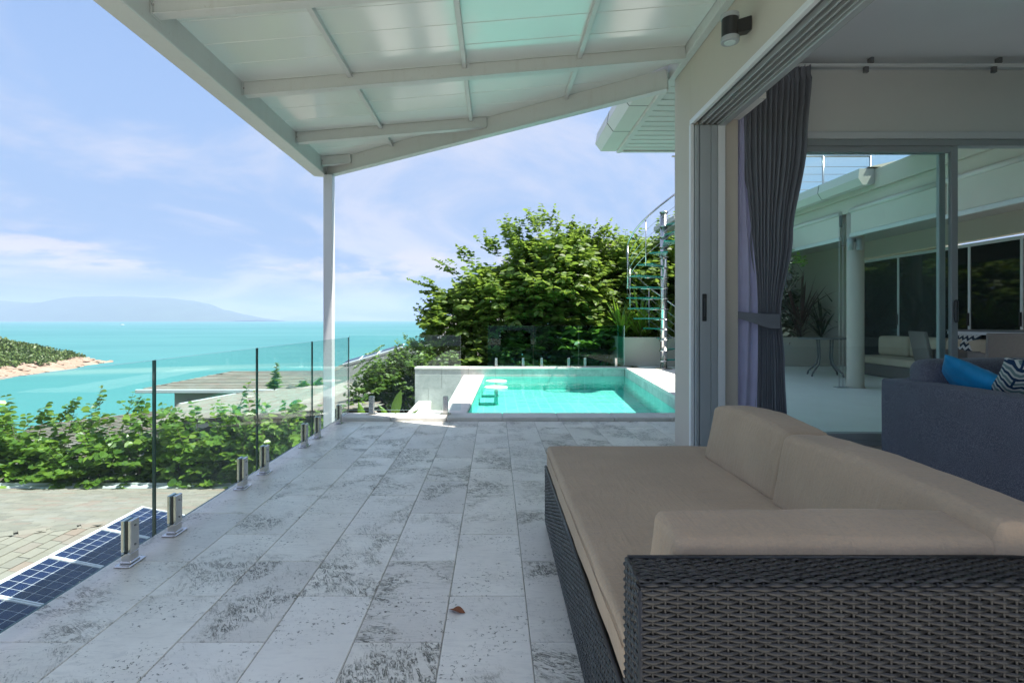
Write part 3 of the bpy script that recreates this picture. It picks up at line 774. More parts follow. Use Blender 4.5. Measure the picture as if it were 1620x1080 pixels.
def tfn(u, t):
    x = lerp(px2x(1146, 4.36), px2x(1234, 4.36), u)
    top = lerp(1.178, 1.148, min(1, u*1.4)) ; hgt = lerp(.03, .118, min(1, u*1.25))
    y = 4.355 - .03*math.sin(u*math.pi) + .006*math.sin(t*math.pi)
    return (x, y, top - hgt*t)
b = MB(); b.grid(tfn, 30, 6); obj('tie_band', b, M['curtain'], cu, fixn=False)
b = MB(); b.tube([(1.893,4.345,1.19),(1.893,4.345,1.16)], .008, 8); obj('hook', b, M['steel'], cu)

# ------------------------------------------------------------------ wing across the courtyard
wing = thing('veranda_wing', 'cream single storey wing with a covered veranda across the courtyard, seen through the window', 'building', (7, 9, 0))
b = MB(); b.box(5.56, 5.70, 5.2, 14.4, 2.78, 3.30); obj('beam', b, M['wall'], wing)
b = MB(); b.box(5.705, 8.9, 5.2, 14.4, 2.80, 2.86); obj('ceiling', b, M['soffit'], wing)
b = MB(); b.box(8.10, 8.26, 5.2, 14.4, 2.45, 2.799); b.box(8.10, 8.26, 11.75, 14.4, .04, 2.449); obj('wall', b, M['wall'], wing)
b = MB(); b.add([(5.40,7.64,3.31),(12,7.64,3.31),(12,14.4,3.31),(5.40,14.4,3.31),(9.2,8.8,4.3),(9.2,13,4.3)],[(0,4,5,3),(0,1,4),(1,2,5,4),(2,3,5),(0,3,2,1)]); obj('roof', b, M['shingle_stuff'], wing)
b = MB(); b.box(5.50, 5.558, 5.2, 14.4, 3.0, 3.28, b=.005); obj('fascia_board', b, M['wall'], wing)
gutter(wing, [(0, .02), (.05, 0), (.17, 0), (.235, .10), (.215, .235), (0, .235)], (5.498, 7.66, 3.055), (5.498, 14.4, 3.055), 7)
b = MB(); b.lathe([(.135, 0), (.118, .03), (.118, 2.74)], (5.69, 8.35, .037), 28, smooth=True); obj('column', b, M['wall'], wing)
b = MB(); b.lathe([(.135, 0), (.118, .03), (.118, 2.74)], (5.69, 13.2, .037), 28, smooth=True); obj('column', b, M['wall'], wing)
# doors of the wing: pale frames, panes coloured dark for the unlit rooms behind
yy = [11.70, 10.64, 9.62, 9.05, 8.15, 7.1, 6.1]
for ya, yb in zip(yy[:-1], yy[1:]):
    b = MB(); b.box(8.085, 8.135, ya-.045, ya+.0, .04, 2.40, b=.004); b.box(8.086, 8.134, yb+.001, ya-.0455, 2.345, 2.40, b=.004); b.box(8.086, 8.134, yb+.001, ya-.0455, .04, .10, b=.004)
    d = obj('door', b, M['alu_light'], wing)
    b = MB(); b.box(8.10, 8.115, yb+.004, ya-.046, .101, 2.344); obj('pane', b, M['glass_unlit'], d)
    b = MB(); b.box(8.055, 8.0845, ya-.035, ya-.010, 1.0, 1.22, b=.004); obj('handle', b, M['black'], d)
# roller blinds under the eave
def blind(y0, y1, zbot, label):
    t = thing('roller_blind', label, 'blind', (5.53, (y0+y1)/2, zbot), 'half lowered roller blinds under the veranda eave')
    b = MB(); b.box(5.528, 5.532, y0+.03, y1-.03, zbot+.06, 2.765); obj('fabric', b, M['blind'], t)
    b = MB(); b.box(5.51, 5.55, y0+.02, y1-.02, zbot, zbot+.06, b=.006); obj('bottom_bar', b, M['white_metal'], t)
    b = MB(); b.tube([(5.535, y0+.02, 2.795), (5.535, y1-.02, 2.795)], .035, 14); obj('roller', b, M['gutter'], t)
M['blind'] = mat_plain('blind_fabric', (.55, .53, .47), .85, vary=.05)
blind(8.45, 12.5, 2.36, 'beige roller blind left of the round column, half lowered with a white bottom bar')
blind(6.55, 8.25, 2.38, 'beige roller blind right of the round column, half lowered with a white bottom bar')
blind(5.25, 6.50, 2.33, 'beige roller blind seen through the open sliding window above the wicker chairs')
gw = thing('guide_wire', 'pair of thin blind guide wires fixed to a small floor plate by the column', 'guide wire', (5.45, 8.33, .04))
for dx in (-.03, .03):
    b = MB(); b.tube([(5.45+dx, 8.33, .05), (5.45+dx, 8.33, 2.75)], .0032, 6); obj('wire', b, M['steel'], gw)
b = MB(); b.box(5.36, 5.54, 8.27, 8.39, .037, .05, b=.004); obj('floor_plate', b, M['alu'], gw)
b = MB(); b.box(5.43, 5.47, 8.31, 8.35, 2.56, 2.74, b=.008); obj('bracket', b, M['track'], gw)
vl = thing('spot_lamp', 'small grey twin spotlight on the column under the veranda eave', 'spotlight', (5.6, 8.2, 2.3))
b = MB(); b.tube([(5.50,8.18,2.18),(5.50,8.18,2.36)], .04, 14); obj('lamp_head', b, M['alu'], vl)
b = MB(); b.tube([(5.62,8.16,2.18),(5.62,8.16,2.36)], .04, 14); obj('lamp_head', b, M['alu'], vl)
b = MB(); b.box(5.48, 5.66, 8.20, 8.25, 2.31, 2.37, b=.006); obj('bracket', b, M['alu'], vl)

# cushions
def cushion_mb(x0, x1, y0, y1, z0, z1, r, bulge=(0, 0, 0), n=14, wr=.004, seed=0, xf=None, seam=None):
    """Soft rounded block: corner radius r, faces swollen by bulge, fine wrinkles by noise."""
    c = Vector(((x0+x1)/2, (y0+y1)/2, (z0+z1)/2)); h = Vector(((x1-x0)/2, (y1-y0)/2, (z1-z0)/2)); b = MB()
    r = min(r, *h)
    def sp(n_): return [-1 + 2*i/n_ for i in range(n_+1)]
    def axis(hh, n_):
        # denser near the rim so that the rounding is smooth
        k = 5; a = [-hh + r*(1-math.cos(math.pi/2*i/k)) for i in range(k)]
        mid = [-hh + r + (2*hh-2*r)*i/n_ for i in range(n_+1)]
        return a + mid + [-v for v in reversed(a)]
    A = [axis(h[i], max(2, min(n, int(h[i]*2/.05)+1))) for i in range(3)]
    def pt(p):
        q = Vector([max(-h[i]+r, min(h[i]-r, p[i])) for i in range(3)]); d = p-q
        if d.length > 1e-9: p = q + d.normalized()*r
        u = [p[i]/h[i] for i in range(3)]
        o = Vector(p)
        for i in range(3):
            j, k = (i+1) % 3, (i+2) % 3
            o[i] += bulge[i]*u[i]*max(0, 1-u[j]**2)*max(0, 1-u[k]**2)
        nz = noise.noise(Vector((p.x*5+seed, p.y*5, p.z*5)))*.6 + noise.noise(Vector((p.x*16+seed, p.y*13, p.z*16)))*.35
        o += (d.normalized() if d.length > 1e-9 else Vector((0,0,0)))*wr*nz
        w = Vector(o) + c
        return xf(w) if xf else w
    for ax in range(3):
        j, k = (ax+1) % 3, (ax+2) % 3
        for sgn in (-1, 1):
            U, V_ = A[j], A[k]; vs = []
            for v in V_:
                for u in U:
                    p = Vector((0,0,0)); p[ax] = sgn*h[ax]; p[j] = u; p[k] = v; vs.append(pt(p))
            nu = len(U); fs = []
            for b_ in range(len(V_)-1):
                for a_ in range(nu-1):
                    f = (b_*nu+a_, b_*nu+a_+1, (b_+1)*nu+a_+1, (b_+1)*nu+a_); fs.append(f if sgn > 0 else f[::-1])
            b.add(vs, fs, 0, True)
    return b
def weld(o, d=.0005):
    import bmesh
    bm = bmesh.new(); bm.from_mesh(o.data); bmesh.ops.remove_doubles(bm, verts=bm.verts, dist=d); bmesh.ops.recalc_face_normals(bm, faces=bm.faces); bm.to_mesh(o.data); bm.free()
    return o

# ------------------------------------------------------------------ the wicker daybed
db = thing('daybed', 'dark woven wicker daybed with taupe cushions in the near right of the terrace', 'daybed', (.75, 1.9, 0))
DX0, DX1, DY0, DY1 = .272, 1.42, .99, 2.84
def weave(fn, L, H, pu, pv, name, amp=.0032):
    """Plain weave on a surface fn(u, v)->(point, normal, udir, vdir): flat strands along u, round stakes along v."""
    V = []; F = []
    nst = int(L/pu); nrow = int(H/pv); S = 4; nseg = nst*S
    prof_ = [(-.50, -.0018), (-.26, .0009), (.26, .0009), (.50, -.0018)]
    for j in range(nrow):
        b0 = len(V); jit = .0006*math.sin(j*12.9898)
        for i in range(nseg+1):
            u = L*i/nseg; a = math.cos(math.pi*(u/pu + j))
            off = amp*(.25+a*(1+.22*math.sin(i*1.7+j*5.1))) + jit + .0006*math.sin(i*.37+j*2.3)
            fat = 1 + .10*a
            for pr, ph in prof_:
                p, nn = fn(u, (j+.5)*pv + pr*pv*fat); V.append(p + nn*(off+ph))
        for i in range(nseg):
            for k in range(3):
                q = b0 + i*4 + k; F.append((q, q+4, q+5, q+1))
    for i in range(nst+1):
        u = min(L-.001, i*pu); b0 = len(V); ns = max(2, int(H/.02)); ang = [0, .9, math.pi/2, math.pi-.9, math.pi]
        for j in range(ns+1):
            v = H*j/ns
            for t in ang:
                p, nn = fn(min(L, max(0, u + math.cos(t)*.0024)), v); V.append(p + nn*(math.sin(t)*.0026 - .0008))
        for j in range(ns):
            for k in range(4):
                q = b0 + j*5 + k; F.append((q, q+1, q+6, q+5))
    return V, F
def join_weave(parts, name, parent):
    V = []; F = []
    for v, f in parts:
        b0 = len(V); V += [tuple(p) for p in v]; F += [tuple(b0+i for i in q) for q in f]
    o = np_obj(name, V, F, M['wicker'], parent, smooth=True); o['kind'] = 'stuff'; return o
ARX1 = 1.42; AZ = .606; AYB = 1.10; rc = .016
def front_top(u, v):                      # front face of the arm, over a rounded edge, then its top
    x = DX0 + u; h1 = AZ - rc; q = rc*math.pi/2
    if v < h1: return Vector((x, DY0, v)), Vector((0,-1,0))
    if v < h1+q:
        t = (v-h1)/rc; return Vector((x, DY0+rc-rc*math.cos(t), h1+rc*math.sin(t))), Vector((0,-math.cos(t),math.sin(t)))
    return Vector((x, DY0+rc+(v-h1-q), AZ)), Vector((0,0,1))
def arm_left(u, v): return Vector((DX0, AYB-u, .318+v)), Vector((-1,0,0))
def side_left(u, v): return Vector((DX0, DY1-u, v+.02)), Vector((-1,0,0))
def far_end(u, v): return Vector((DX0+u, DY1, v+.02)), Vector((0,1,0))
def back_face(u, v): return Vector((1.42, DY0+u, v+.02)), Vector((1,0,0))
def arm_inner(u, v): return Vector((DX0+u, AYB, .318+v)), Vector((0,1,0))
join_weave([weave(front_top, ARX1-DX0, AZ-rc+rc*math.pi/2+(AYB-DY0-rc), .0235, .0080, 'w'),
            weave(arm_left, AYB-DY0, AZ-.318, .0235, .0080, 'w'), weave(arm_inner, ARX1-DX0, AZ-.318, .0235, .0080, 'w')], 'arm_weave', db)
join_weave([weave(side_left, DY1-DY0, .298, .0235, .0080, 'w'), weave(far_end, 1.15, .298, .0235, .0080, 'w'), weave(back_face, DY1-DY0, .56, .0235, .0080, 'w')], 'side_weave', db)
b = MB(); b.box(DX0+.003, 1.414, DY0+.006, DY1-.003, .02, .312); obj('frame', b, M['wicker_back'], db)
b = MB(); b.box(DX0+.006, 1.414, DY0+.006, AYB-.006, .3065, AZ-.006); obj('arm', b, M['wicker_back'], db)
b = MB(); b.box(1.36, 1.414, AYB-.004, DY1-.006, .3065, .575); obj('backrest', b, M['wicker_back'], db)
# corner strands
b = MB()
b.tube([(DX0+.001, DY0+.001, .02), (DX0+.001, DY0+.001, AZ-.01)], .005, 8); b.tube([(DX0+.002, DY0+.012, AZ-.002), (DX0+.002, AYB, AZ-.002)], .005, 8)
b.tube([(DX0+.004, AYB-.001, AZ+.001), (1.42, AYB-.001, AZ+.001)], .0055, 8); b.tube([(DX0+.001, DY1-.001, .02), (DX0+.001, DY1-.001, .316)], .005, 8); b.tube([(DX0+.001, AYB, .316), (DX0+.001, DY1, .316)], .006, 8); b.tube([(DX0+.001, DY0, .022), (DX0+.001, DY1, .022)], .006, 8)
o = obj('edge_strands', b, M['wicker'], db); o['kind'] = 'stuff'
for x, y in ((.32, 1.04), (.32, 2.79), (1.37, 1.04), (1.37, 2.79), (.32, 1.9)):
    b = MB(); b.lathe([(.022, 0), (.026, .022)], (x, y, 0), 12); obj('foot', b, M['black'], db)
sc_ = weld(obj('seat_cushion', cushion_mb(.277, 1.34, 1.115, 2.84, .314, .428, .019, (.003, .003, .010), n=30, wr=.006, seed=3), M['cushion'], db, fixn=False))
b = MB(); pts = []
zz = .352
for (xa, ya), (xb, yb) in (((.2725,1.13),(.2725,2.82)),):
    b.tube([(lerp(xa, xb, k/40), lerp(ya, yb, k/40), .402+.0015*math.sin(k*.8)) for k in range(41)], .0022, 6)
obj('piping', b, M['cushion'], sc_)
def lean(x0, z0, k):                      # tilt backwards (towards +X) with height
    return lambda w: Vector((w.x + (w.z-z0)*k, w.y, w.z))
def crown(y0, y1, zt_, amt, inner):
    def f(w):
        u = (w.y-(y0+y1)/2)/((y1-y0)/2); t = max(0, (w.z-.5)/.2)
        z = w.z - amt*t*(abs(u)**2.6); return inner(Vector((w.x, w.y, z)))
    return f
bc1 = weld(obj('back_cushion', cushion_mb(1.02, 1.185, 1.94, 2.60, .425, .700, .026, (.012, .004, .008), n=16, wr=.009, seed=11, xf=crown(1.94, 2.60, .7, .022, lean(1.0, .43, .22))), M['cushion'], db, fixn=False))
bc2 = weld(obj('back_cushion', cushion_mb(1.00, 1.165, 1.10, 1.93, .425, .693, .025, (.012, .004, .006), n=18, wr=.010, seed=23, xf=crown(1.10, 1.93, .7, .012, lean(1.0, .43, .22))), M['cushion'], db, fixn=False))
def armx(w):
    t = max(0, min(1, (w.z-.43)/.23)); f = max(0, min(1, 1-(w.y-1.108)/.154)); return Vector((w.x + (.03*t if w.x < .7 else -.062*f*(w.x-.7)/.425), w.y - .0*t, w.z - .016*t*f))
bc3 = weld(obj('arm_cushion', cushion_mb(.350, 1.125, 1.108, 1.262, .425, .655, .022, (.006, .008, .006), n=18, wr=.006, seed=37, xf=armx), M['cushion'], db, fixn=False))

# ------------------------------------------------------------------ charcoal sofa and pillows in the room
so = thing('sofa', 'charcoal fabric sofa just inside the room behind the daybed', 'sofa', (3.6, 3.6, .004))
weld(obj('arm', cushion_mb(2.97, 3.15, 2.86, 4.08, .06, .655, .025, (.006, .006, .012), n=10, wr=.003, seed=2), M['sofa_grey'], so, fixn=False))
weld(obj('backrest', cushion_mb(3.16, 5.4, 3.92, 4.10, .06, .66, .03, (.0, .005, .008), n=14, wr=.003, seed=5), M['sofa_grey'], so, fixn=False))
weld(obj('base', cushion_mb(3.155, 5.4, 2.90, 3.915, .06, .30, .02, (0, .004, .004), n=12, wr=.002, seed=8), M['sofa_grey'], so, fixn=False))
weld(obj('seat_cushion', cushion_mb(3.16, 5.35, 2.88, 3.70, .302, .44, .04, (0, .01, .015), n=14, wr=.006, seed=9), M['sofa_grey'], so, fixn=False))
weld(obj('back_cushion', cushion_mb(3.03, 4.28, 3.70, 3.91, .442, .815, .075, (.01, .02, .012), n=14, wr=.010, seed=15), M['sofa_grey'], so, fixn=False))
weld(obj('back_cushion', cushion_mb(4.29, 5.38, 3.70, 3.91, .442, .805, .075, (.01, .02, .012), n=14, wr=.010, seed=16), M['sofa_grey'], so, fixn=False))
for x, y in ((3.05, 2.95), (3.05, 4.0), (5.3, 2.95), (5.3, 4.0)):
    b = MB(); b.lathe([(.018, 0), (.024, .057)], (x, y, .004), 12); obj('foot', b, M['black'], so)
def pillow_mb(sx, sy, th, seed, n=28):
    """A scatter pillow lying in its own XY plane: pinched corners, swollen middle."""
    b = MB()
    for sg in (1, -1):
        def f(u, v, sg=sg):
            a, c = u*2-1, v*2-1
            k = 1 - .07*(1-a*a)*c*c*0 
            x = sx/2*a*(1 - .09*(1-abs(c))**1.2*0 - .05*(1-c*c)*0); y = sy/2*c
            x *= 1 - .06*(1-c*c); y *= 1 - .06*(1-a*a)
            e = max(0, (1-a*a)*(1-c*c)); z = sg*th/2*e**.42
            z += .010*noise.noise(Vector((a*2.5+seed, c*2.5, sg)))*e**.5 + .006*noise.noise(Vector((a*7+seed, c*7, sg)))*e**.3
            return (x, y, z)
        b.grid(f, n, n)
    return b
def place(name, mb, mat, mtx, label, cat, group=None):
    mb.v = [tuple(mtx @ Vector(p)) for p in mb.v]
    return tag(weld(obj(name, mb, mat, fixn=False)), label, cat, group)
from mathutils import Matrix
def frame_mtx(c, ax, ay):
    ax = Vector(ax).normalized(); ay = Vector(ay); ay = (ay - ax*ay.dot(ax)).normalized(); az = ax.cross(ay)
    m = Matrix((( ax.x, ay.x, az.x, c[0]), (ax.y, ay.y, az.y, c[1]), (ax.z, ay.z, az.z, c[2]), (0,0,0,1))); return m
place('pillow', pillow_mb(.50, .46, .17, 4), M['blue'], frame_mtx((3.30, 3.60, .635), (.55, -.62, -.46), (.35, .62, -.38)), 'bright blue satin pillow leaning on the arm of the charcoal sofa', 'pillow')
def mat_pattern():
    t = NT('maze_pattern_fabric'); p = t.N('ShaderNodeTexCoord').outputs['Object']
    q = t.mapv(p, (1, 1, 1), (0, 0, 0)); sp = t.N('ShaderNodeSeparateXYZ')
    ro = t.N('ShaderNodeVectorRotate'); ro.rotation_type = 'EULER_XYZ'; ro.inputs['Rotation'].default_value = PATROT; t.L(q, ro.inputs['Vector']); t.L(ro.outputs[0], sp.inputs[0])
    x, y = sp.outputs[0], sp.outputs[1]
    cellx = t.m('PINGPONG', t.m('MULTIPLY', x, 1.0), .055)
    yy_ = t.m('ADD', y, t.m('MULTIPLY', t.m('MINIMUM', t.m('MAXIMUM', cellx, .012), .043), .95))
    band = t.m('FRACT', t.m('MULTIPLY', yy_, 12.5))
    tri = t.m('PINGPONG', x, .055)
    edge = t.m('LESS_THAN', tri, .006)
    c = t.mix(t.m('LESS_THAN', band, .30), (.62, .64, .60), (.02, .05, .11))
    c = t.mix(t.m('MULTIPLY', t.m('GREATER_THAN', band, .52), t.m('LESS_THAN', band, .80)), c, (.18, .27, .27))
    c = t.mix(t.m('MULTIPLY', edge, t.m('GREATER_THAN', t.m('FRACT', t.m('MULTIPLY', y, 6.2)), .55)), c, (.02, .05, .11))
    return t.done(t.bsdf(c, .85, 0, .2, t.bump(t.noise(p, 300, 2), .2, .001)))
mp_ = frame_mtx((3.36, 3.22, .665), (.62, -.50, -.22), (.30, .60, -.50))
PATROT = tuple(mp_.inverted().to_euler('XYZ'))
place('pillow', pillow_mb(.50, .48, .16, 9), mat_pattern(), mp_, 'pillow with grey, white and navy maze pattern at the right edge on the sofa', 'pillow')

# ------------------------------------------------------------------ courtyard and veranda furniture
cs = thing('outdoor_sofa', 'long outdoor sofa with cream cushions under the veranda windows', 'sofa', (7.6, 9.6, .037))
b = MB(); b.box(7.2, 8.02, 8.3, 10.7, .04, .26, b=.01); obj('base', b, M['wicker_brown'], cs)
M['cream'] = mat_fabric('cream_canvas', (.50, .43, .33), weave=400, vary=.05)
weld(obj('seat_cushion', cushion_mb(7.19, 7.99, 8.3, 10.7, .262, .40, .04, n=10), M['cream'], cs, fixn=False))
for k, (ya, yb) in enumerate(((9.9, 10.68), (9.1, 9.88), (8.3, 9.08))):
    weld(obj('back_cushion', cushion_mb(7.72, 7.95, ya, yb, .402, .78, .06, (.02, .01, .01), n=8, seed=k), M['cream'], cs, fixn=False))
tb = thing('patio_table', 'dark metal patio table with curved legs standing in the courtyard', 'table', (6.45, 10.1, .037))
b = MB(); b.lathe([(.0, .735), (.44, .735), (.45, .745), (.44, .76), (0, .76)], (6.30, 10.1, 0), 32); obj('tabletop', b, M['track'], tb)
for a in (.4, 1.97, 3.54, 5.11):
    c, s = math.cos(a), math.sin(a)
    b = MB(); b.tube([(6.30+c*r_, 10.1+s*r_, z_) for r_, z_ in ((.16,.735),(.15,.6),(.14,.4),(.17,.26),(.27,.16),(.34,.10),(.36,.037))], .016, 8); obj('leg', b, M['track'], tb)
def wicker_chair(name, x, y, rot, label):
    t = thing(name, label, 'chair', (x, y, .037), 'brown wicker dining chairs on the veranda')
    def rt_(mb): 
        c, s = math.cos(rot), math.sin(rot); mb.v = [(x + c*px - s*py, y + s*px + c*py, pz) for px, py, pz in mb.v]; return mb
    b = MB(); b.hexa([(-.27,-.28,.04),(.27,-.28,.04),(.27,.26,.04),(-.27,.26,.04),(-.29,-.30,.46),(.29,-.30,.46),(.29,.28,.46),(-.29,.28,.46)], .015); obj('seat', rt_(b), M['wicker_brown'], t)
    b = MB(); b.hexa([(-.29,.24,.461),(.29,.24,.461),(.29,.30,.461),(-.29,.30,.461),(-.31,.33,.93),(.31,.33,.93),(.31,.38,.93),(-.31,.38,.93)], .012); obj('backrest', rt_(b), M['wicker_brown'], t)
    for sx in (-1, 1):
        b = MB(); b.box(sx*.255-.03, sx*.255+.03, -.29, .235, .4615, .66, b=.012); obj('arm', rt_(b), M['wicker_brown'], t)
wicker_chair('dining_chair', 6.78, 7.05, 2.75, 'brown wicker dining chair with its back to the room, seen through the open window')
wicker_chair('dining_chair', 6.62, 7.75, 1.2, 'brown wicker dining chair turned sideways beside the veranda table')
dt = thing('dining_table', 'dark topped dining table with pale edge on the veranda', 'table', (7.35, 7.5, .037))
b = MB(); b.box(6.95, 7.95, 6.7, 8.15, .93, .955, b=.004); obj('tabletop', b, M['track'], dt)
b = MB(); b.box(6.96, 7.94, 6.71, 8.14, .885, .929, b=.004); obj('apron', b, M['alu_light'], dt)
for xx in (7.0, 7.9):
    for y_ in (6.78, 8.06):
        b = MB(); b.box(xx-.03, xx+.03, y_-.03, y_+.03, .04, .884, b=.004); obj('leg', b, M['alu'], dt)
def mat_zig():
    t = NT('zigzag_fabric'); sp = t.N('ShaderNodeSeparateXYZ'); t.L(t.pos(), sp.inputs[0])
    v = t.m('FRACT', t.m('MULTIPLY', t.m('ADD', sp.outputs[2], t.m('PINGPONG', sp.outputs[1], .05)), 10.0))
    return t.done(t.bsdf(t.mix(t.m('LESS_THAN', v, .5), (.55, .57, .58), (.02, .035, .06)), .85))
place('pillow', pillow_mb(.5, .45, .16, 21), mat_zig(), frame_mtx((7.78, 8.75, .66), (.1, .95, 0), (.28, 0, .96)), 'navy and white zigzag pillow on the veranda sofa', 'pillow')
wb = thing('water_bottle', 'small clear blue topped bottle on the seat of the wicker chair', 'bottle', (6.45, 7.0, .5))
b = MB(); b.lathe([(.06, 0), (.062, .01), (.062, .10), (.05, .125)], (6.55, 6.98, .462), 16, smooth=True); obj('body', b, M['alu_light'], wb)
b = MB(); b.lathe([(.04, .126), (.04, .16)], (6.55, 6.98, .462), 16); obj('cap', b, M['gutter'], wb)

# ------------------------------------------------------------------ spiral stair
SX, SY, SZ = 3.67, 11.5, .04
ss = thing('spiral_staircase', 'steel spiral staircase with green glass treads beside the pool', 'staircase', (SX, SY, SZ))
b = MB(); b.tube([(SX, SY, SZ), (SX, SY, 3.42)], .075, 24); b.tube([(SX, SY, 3.42), (SX, SY, 3.45)], .09, 24); obj('pole', b, M['steel'], ss)
b = MB(); b.lathe([(.19, 0), (.19, .012), (.12, .03)], (SX, SY, .037), 24); obj('base_plate', b, M['steel'], ss)
def ang(i): return math.pi + (i-7)*R(21.5)*1.0
NT_ = 14; RO = .79
def tz(i): return .222 + .2245*i
for i in range(NT_):
    a = ang(i); w0, w1 = R(4), R(13.5); z = tz(i)
    P = []
    for r_, da in ((.09, -.55), (.09, .55), (RO, w1), (RO, -w1)):
        P.append((SX + r_*math.cos(a+da), SY + r_*math.sin(a+da)))
    b = MB(); b.slab(P, z, z+.024); b.m = [0, 0, 1, 1, 1, 1]; t = obj('tread', b, [M['glass_tread'], M['glass_tread_edge']], ss)
    b = MB(); b.tube([(SX, SY, z-.028), (SX, SY, z-.001)], .10, 20); obj('collar', b, M['steel'], t)
    b = MB(); b.tube([(SX+.08*math.cos(a), SY+.08*math.sin(a), z-.014), (SX+.5*math.cos(a), SY+.5*math.sin(a), z-.014)], .012, 8); obj('bracket', b, M['steel'], t)
    b = MB(); aa = a + w1*.2; b.tube([(SX+RO*math.cos(aa), SY+RO*math.sin(aa), z-.02), (SX+RO*math.cos(aa), SY+RO*math.sin(aa), z+.92)], .011, 8)
    if i % 2 == 1: obj('baluster', b, M['steel'], ss)
def helix(h, i0, i1, r_, rad):
    pts = [(SX + r_*math.cos(ang(i)), SY + r_*math.sin(ang(i)), tz(i)+h) for i in np.arange(i0, i1+.01, .25)]
    b = MB(); b.tube(pts, rad, 8); return b
obj('handrail', helix(.93, 0, NT_-.2, RO, .020), M['steel'], ss)
for h in (.17, .34, .51, .68): obj('cable', helix(h, 0, NT_-.4, RO-.012, .0045), M['steel'], ss)
# roof deck reached by the stair
rd = thing('roof_deck', 'roof landing with steel cable railing at the top of the spiral stair', 'landing', (5.5, 11.8, 3.4))
b = MB(); b.box(4.02, 7.9, 11.0, 13.4, 3.33, 3.45, b=.005); obj('deck_slab', b, M['slab'], rd)
for k, x in enumerate((3.78, 4.05, 5.4, 6.86, 7.85)):
    b = MB(); b.tube([(x, 11.06, 3.30 if x > 4 else 3.0), (x, 11.06, 4.52)], .022, 10); obj('railing_post', b, M['steel'], rd)
b = MB(); b.tube([(3.70, 11.06, 4.52), (7.86, 11.06, 4.52)], .022, 10); obj('top_rail', b, M['steel'], rd)
for z in (3.66, 3.82, 3.98, 4.14, 4.30):
    b = MB(); b.tube([(3.78, 11.06, z), (7.86, 11.06, z)], .006, 6); obj('cable', b, M['steel'], rd)
# planter
plr = thing('planter', 'long low pale planter wall behind the pool deck and courtyard', 'planter', (6, 12.5, .036))
b = MB(); b.box(2.96, 8.9, 12.22, 12.36, .037, .70, b=.008); obj('front_wall', b, M['wall'], plr)
b = MB(); b.box(2.96, 3.10, 12.362, 13.6, .037, .70, b=.008); obj('side_wall', b, M['wall'], plr)
b = MB(); b.box(3.102, 8.9, 12.362, 13.6, .04, .62); obj('soil', b, M['bark'], plr)
# dry leaf
b = MB(); b.grid(lambda u, v: (-.155 + (u-.5)*.05 + v*.02, 1.995 - (u-.5)*.03 + (v-.5)*.03*math.sin(math.pi*min(1,max(0.02,u))), .004 + .010*math.sin(u*3.1)*abs(v-.5)*2), 8, 4)
tag(obj('dry_leaf', b, M['dry_leaf'], fixn=False), 'small curled brown leaf lying on the near terrace tiles', 'leaf')
b = MB(); b.lathe([(.012, 0), (.016, .004)], (1.555, 3.72, 3.21), 12)

# ------------------------------------------------------------------ foliage tools
def at(px, py, Y): return Vector(((px-783)/837*Y, Y, 1.1-(py-506)/837*Y))
class Leaves:
    def __init__(s): s.P = []; s.D = []; s.N = []; s.S = []; s.W = []
    def add(s, p, d, n, size, width): s.P.append(p); s.D.append(d); s.N.append(n); s.S.append(size); s.W.append(width)
    def arrays(s):
        P = np.array(s.P); D = np.array(s.D); N = np.array(s.N); S = np.array(s.S)[:, None]; Wd = np.array(s.W)[:, None]
        D /= np.linalg.norm(D, axis=1, keepdims=True)+1e-9
        C = np.cross(D, N); C /= np.linalg.norm(C, axis=1, keepdims=True)+1e-9
        N = np.cross(C, D)
        w = S*Wd*.5
        up = N*S*.10
        dr = -N*S*.12
        V = np.stack([P, P+D*S*.30+C*w*.92+up, P+D*S*.72+C*w*.80+up*.6+dr*.4, P+D*S+dr, P+D*S*.72-C*w*.80+up*.6+dr*.4, P+D*S*.30-C*w*.92+up], 1)
        n = len(P); b = (np.arange(n)*6)[:, None]
        F = np.concatenate([b+np.array([[0, 1, 2, 3]]), b+np.array([[0, 3, 4, 5]])], 0)
        return V.reshape(-1, 3), F
def rv(r): return Vector((r.gauss(0, 1), r.gauss(0, 1), r.gauss(0, 1))).normalized()
def twig(L, tb, r, p0, d, length, lsize, droop=.5, lw=.72, gap=None):
    """One twig: a drooping stem with leaves in two ranks along it."""
    gap = gap or lsize*.50
    n = max(3, int(length/gap)); p = Vector(p0); d = Vector(d).normalized(); pts = [p.copy()]
    for i in range(n):
        d = (d + Vector((0, 0, -droop*gap)) + rv(r)*.06).normalized(); p = p + d*gap; pts.append(p.copy())
        side = d.cross(Vector((0, 0, 1)))
        side = side.normalized() if side.length > .15 else Vector((math.cos(i), math.sin(i), 0))
        for sg in (-1, 1):
            if r.random() < .1: continue
            k = 1.0 if i < n*.75 else 1 - .55*(i-n*.75)/(n*.25+.01)
            ld = (side*sg + d*.45 + Vector((0, 0, -.18)) + rv(r)*.28); nn = (Vector((0, -.22, .85)) + side*sg*.25 + rv(r)*.62)
            L.add(tuple(p), tuple(ld), tuple(nn), lsize*k*r.uniform(.75, 1.15), lw*r.uniform(.9, 1.1))
    if tb is not None: tb.tube([pts[0], pts[len(pts)//2], pts[-1]], [.006, .004, .002], 4, caps=False)
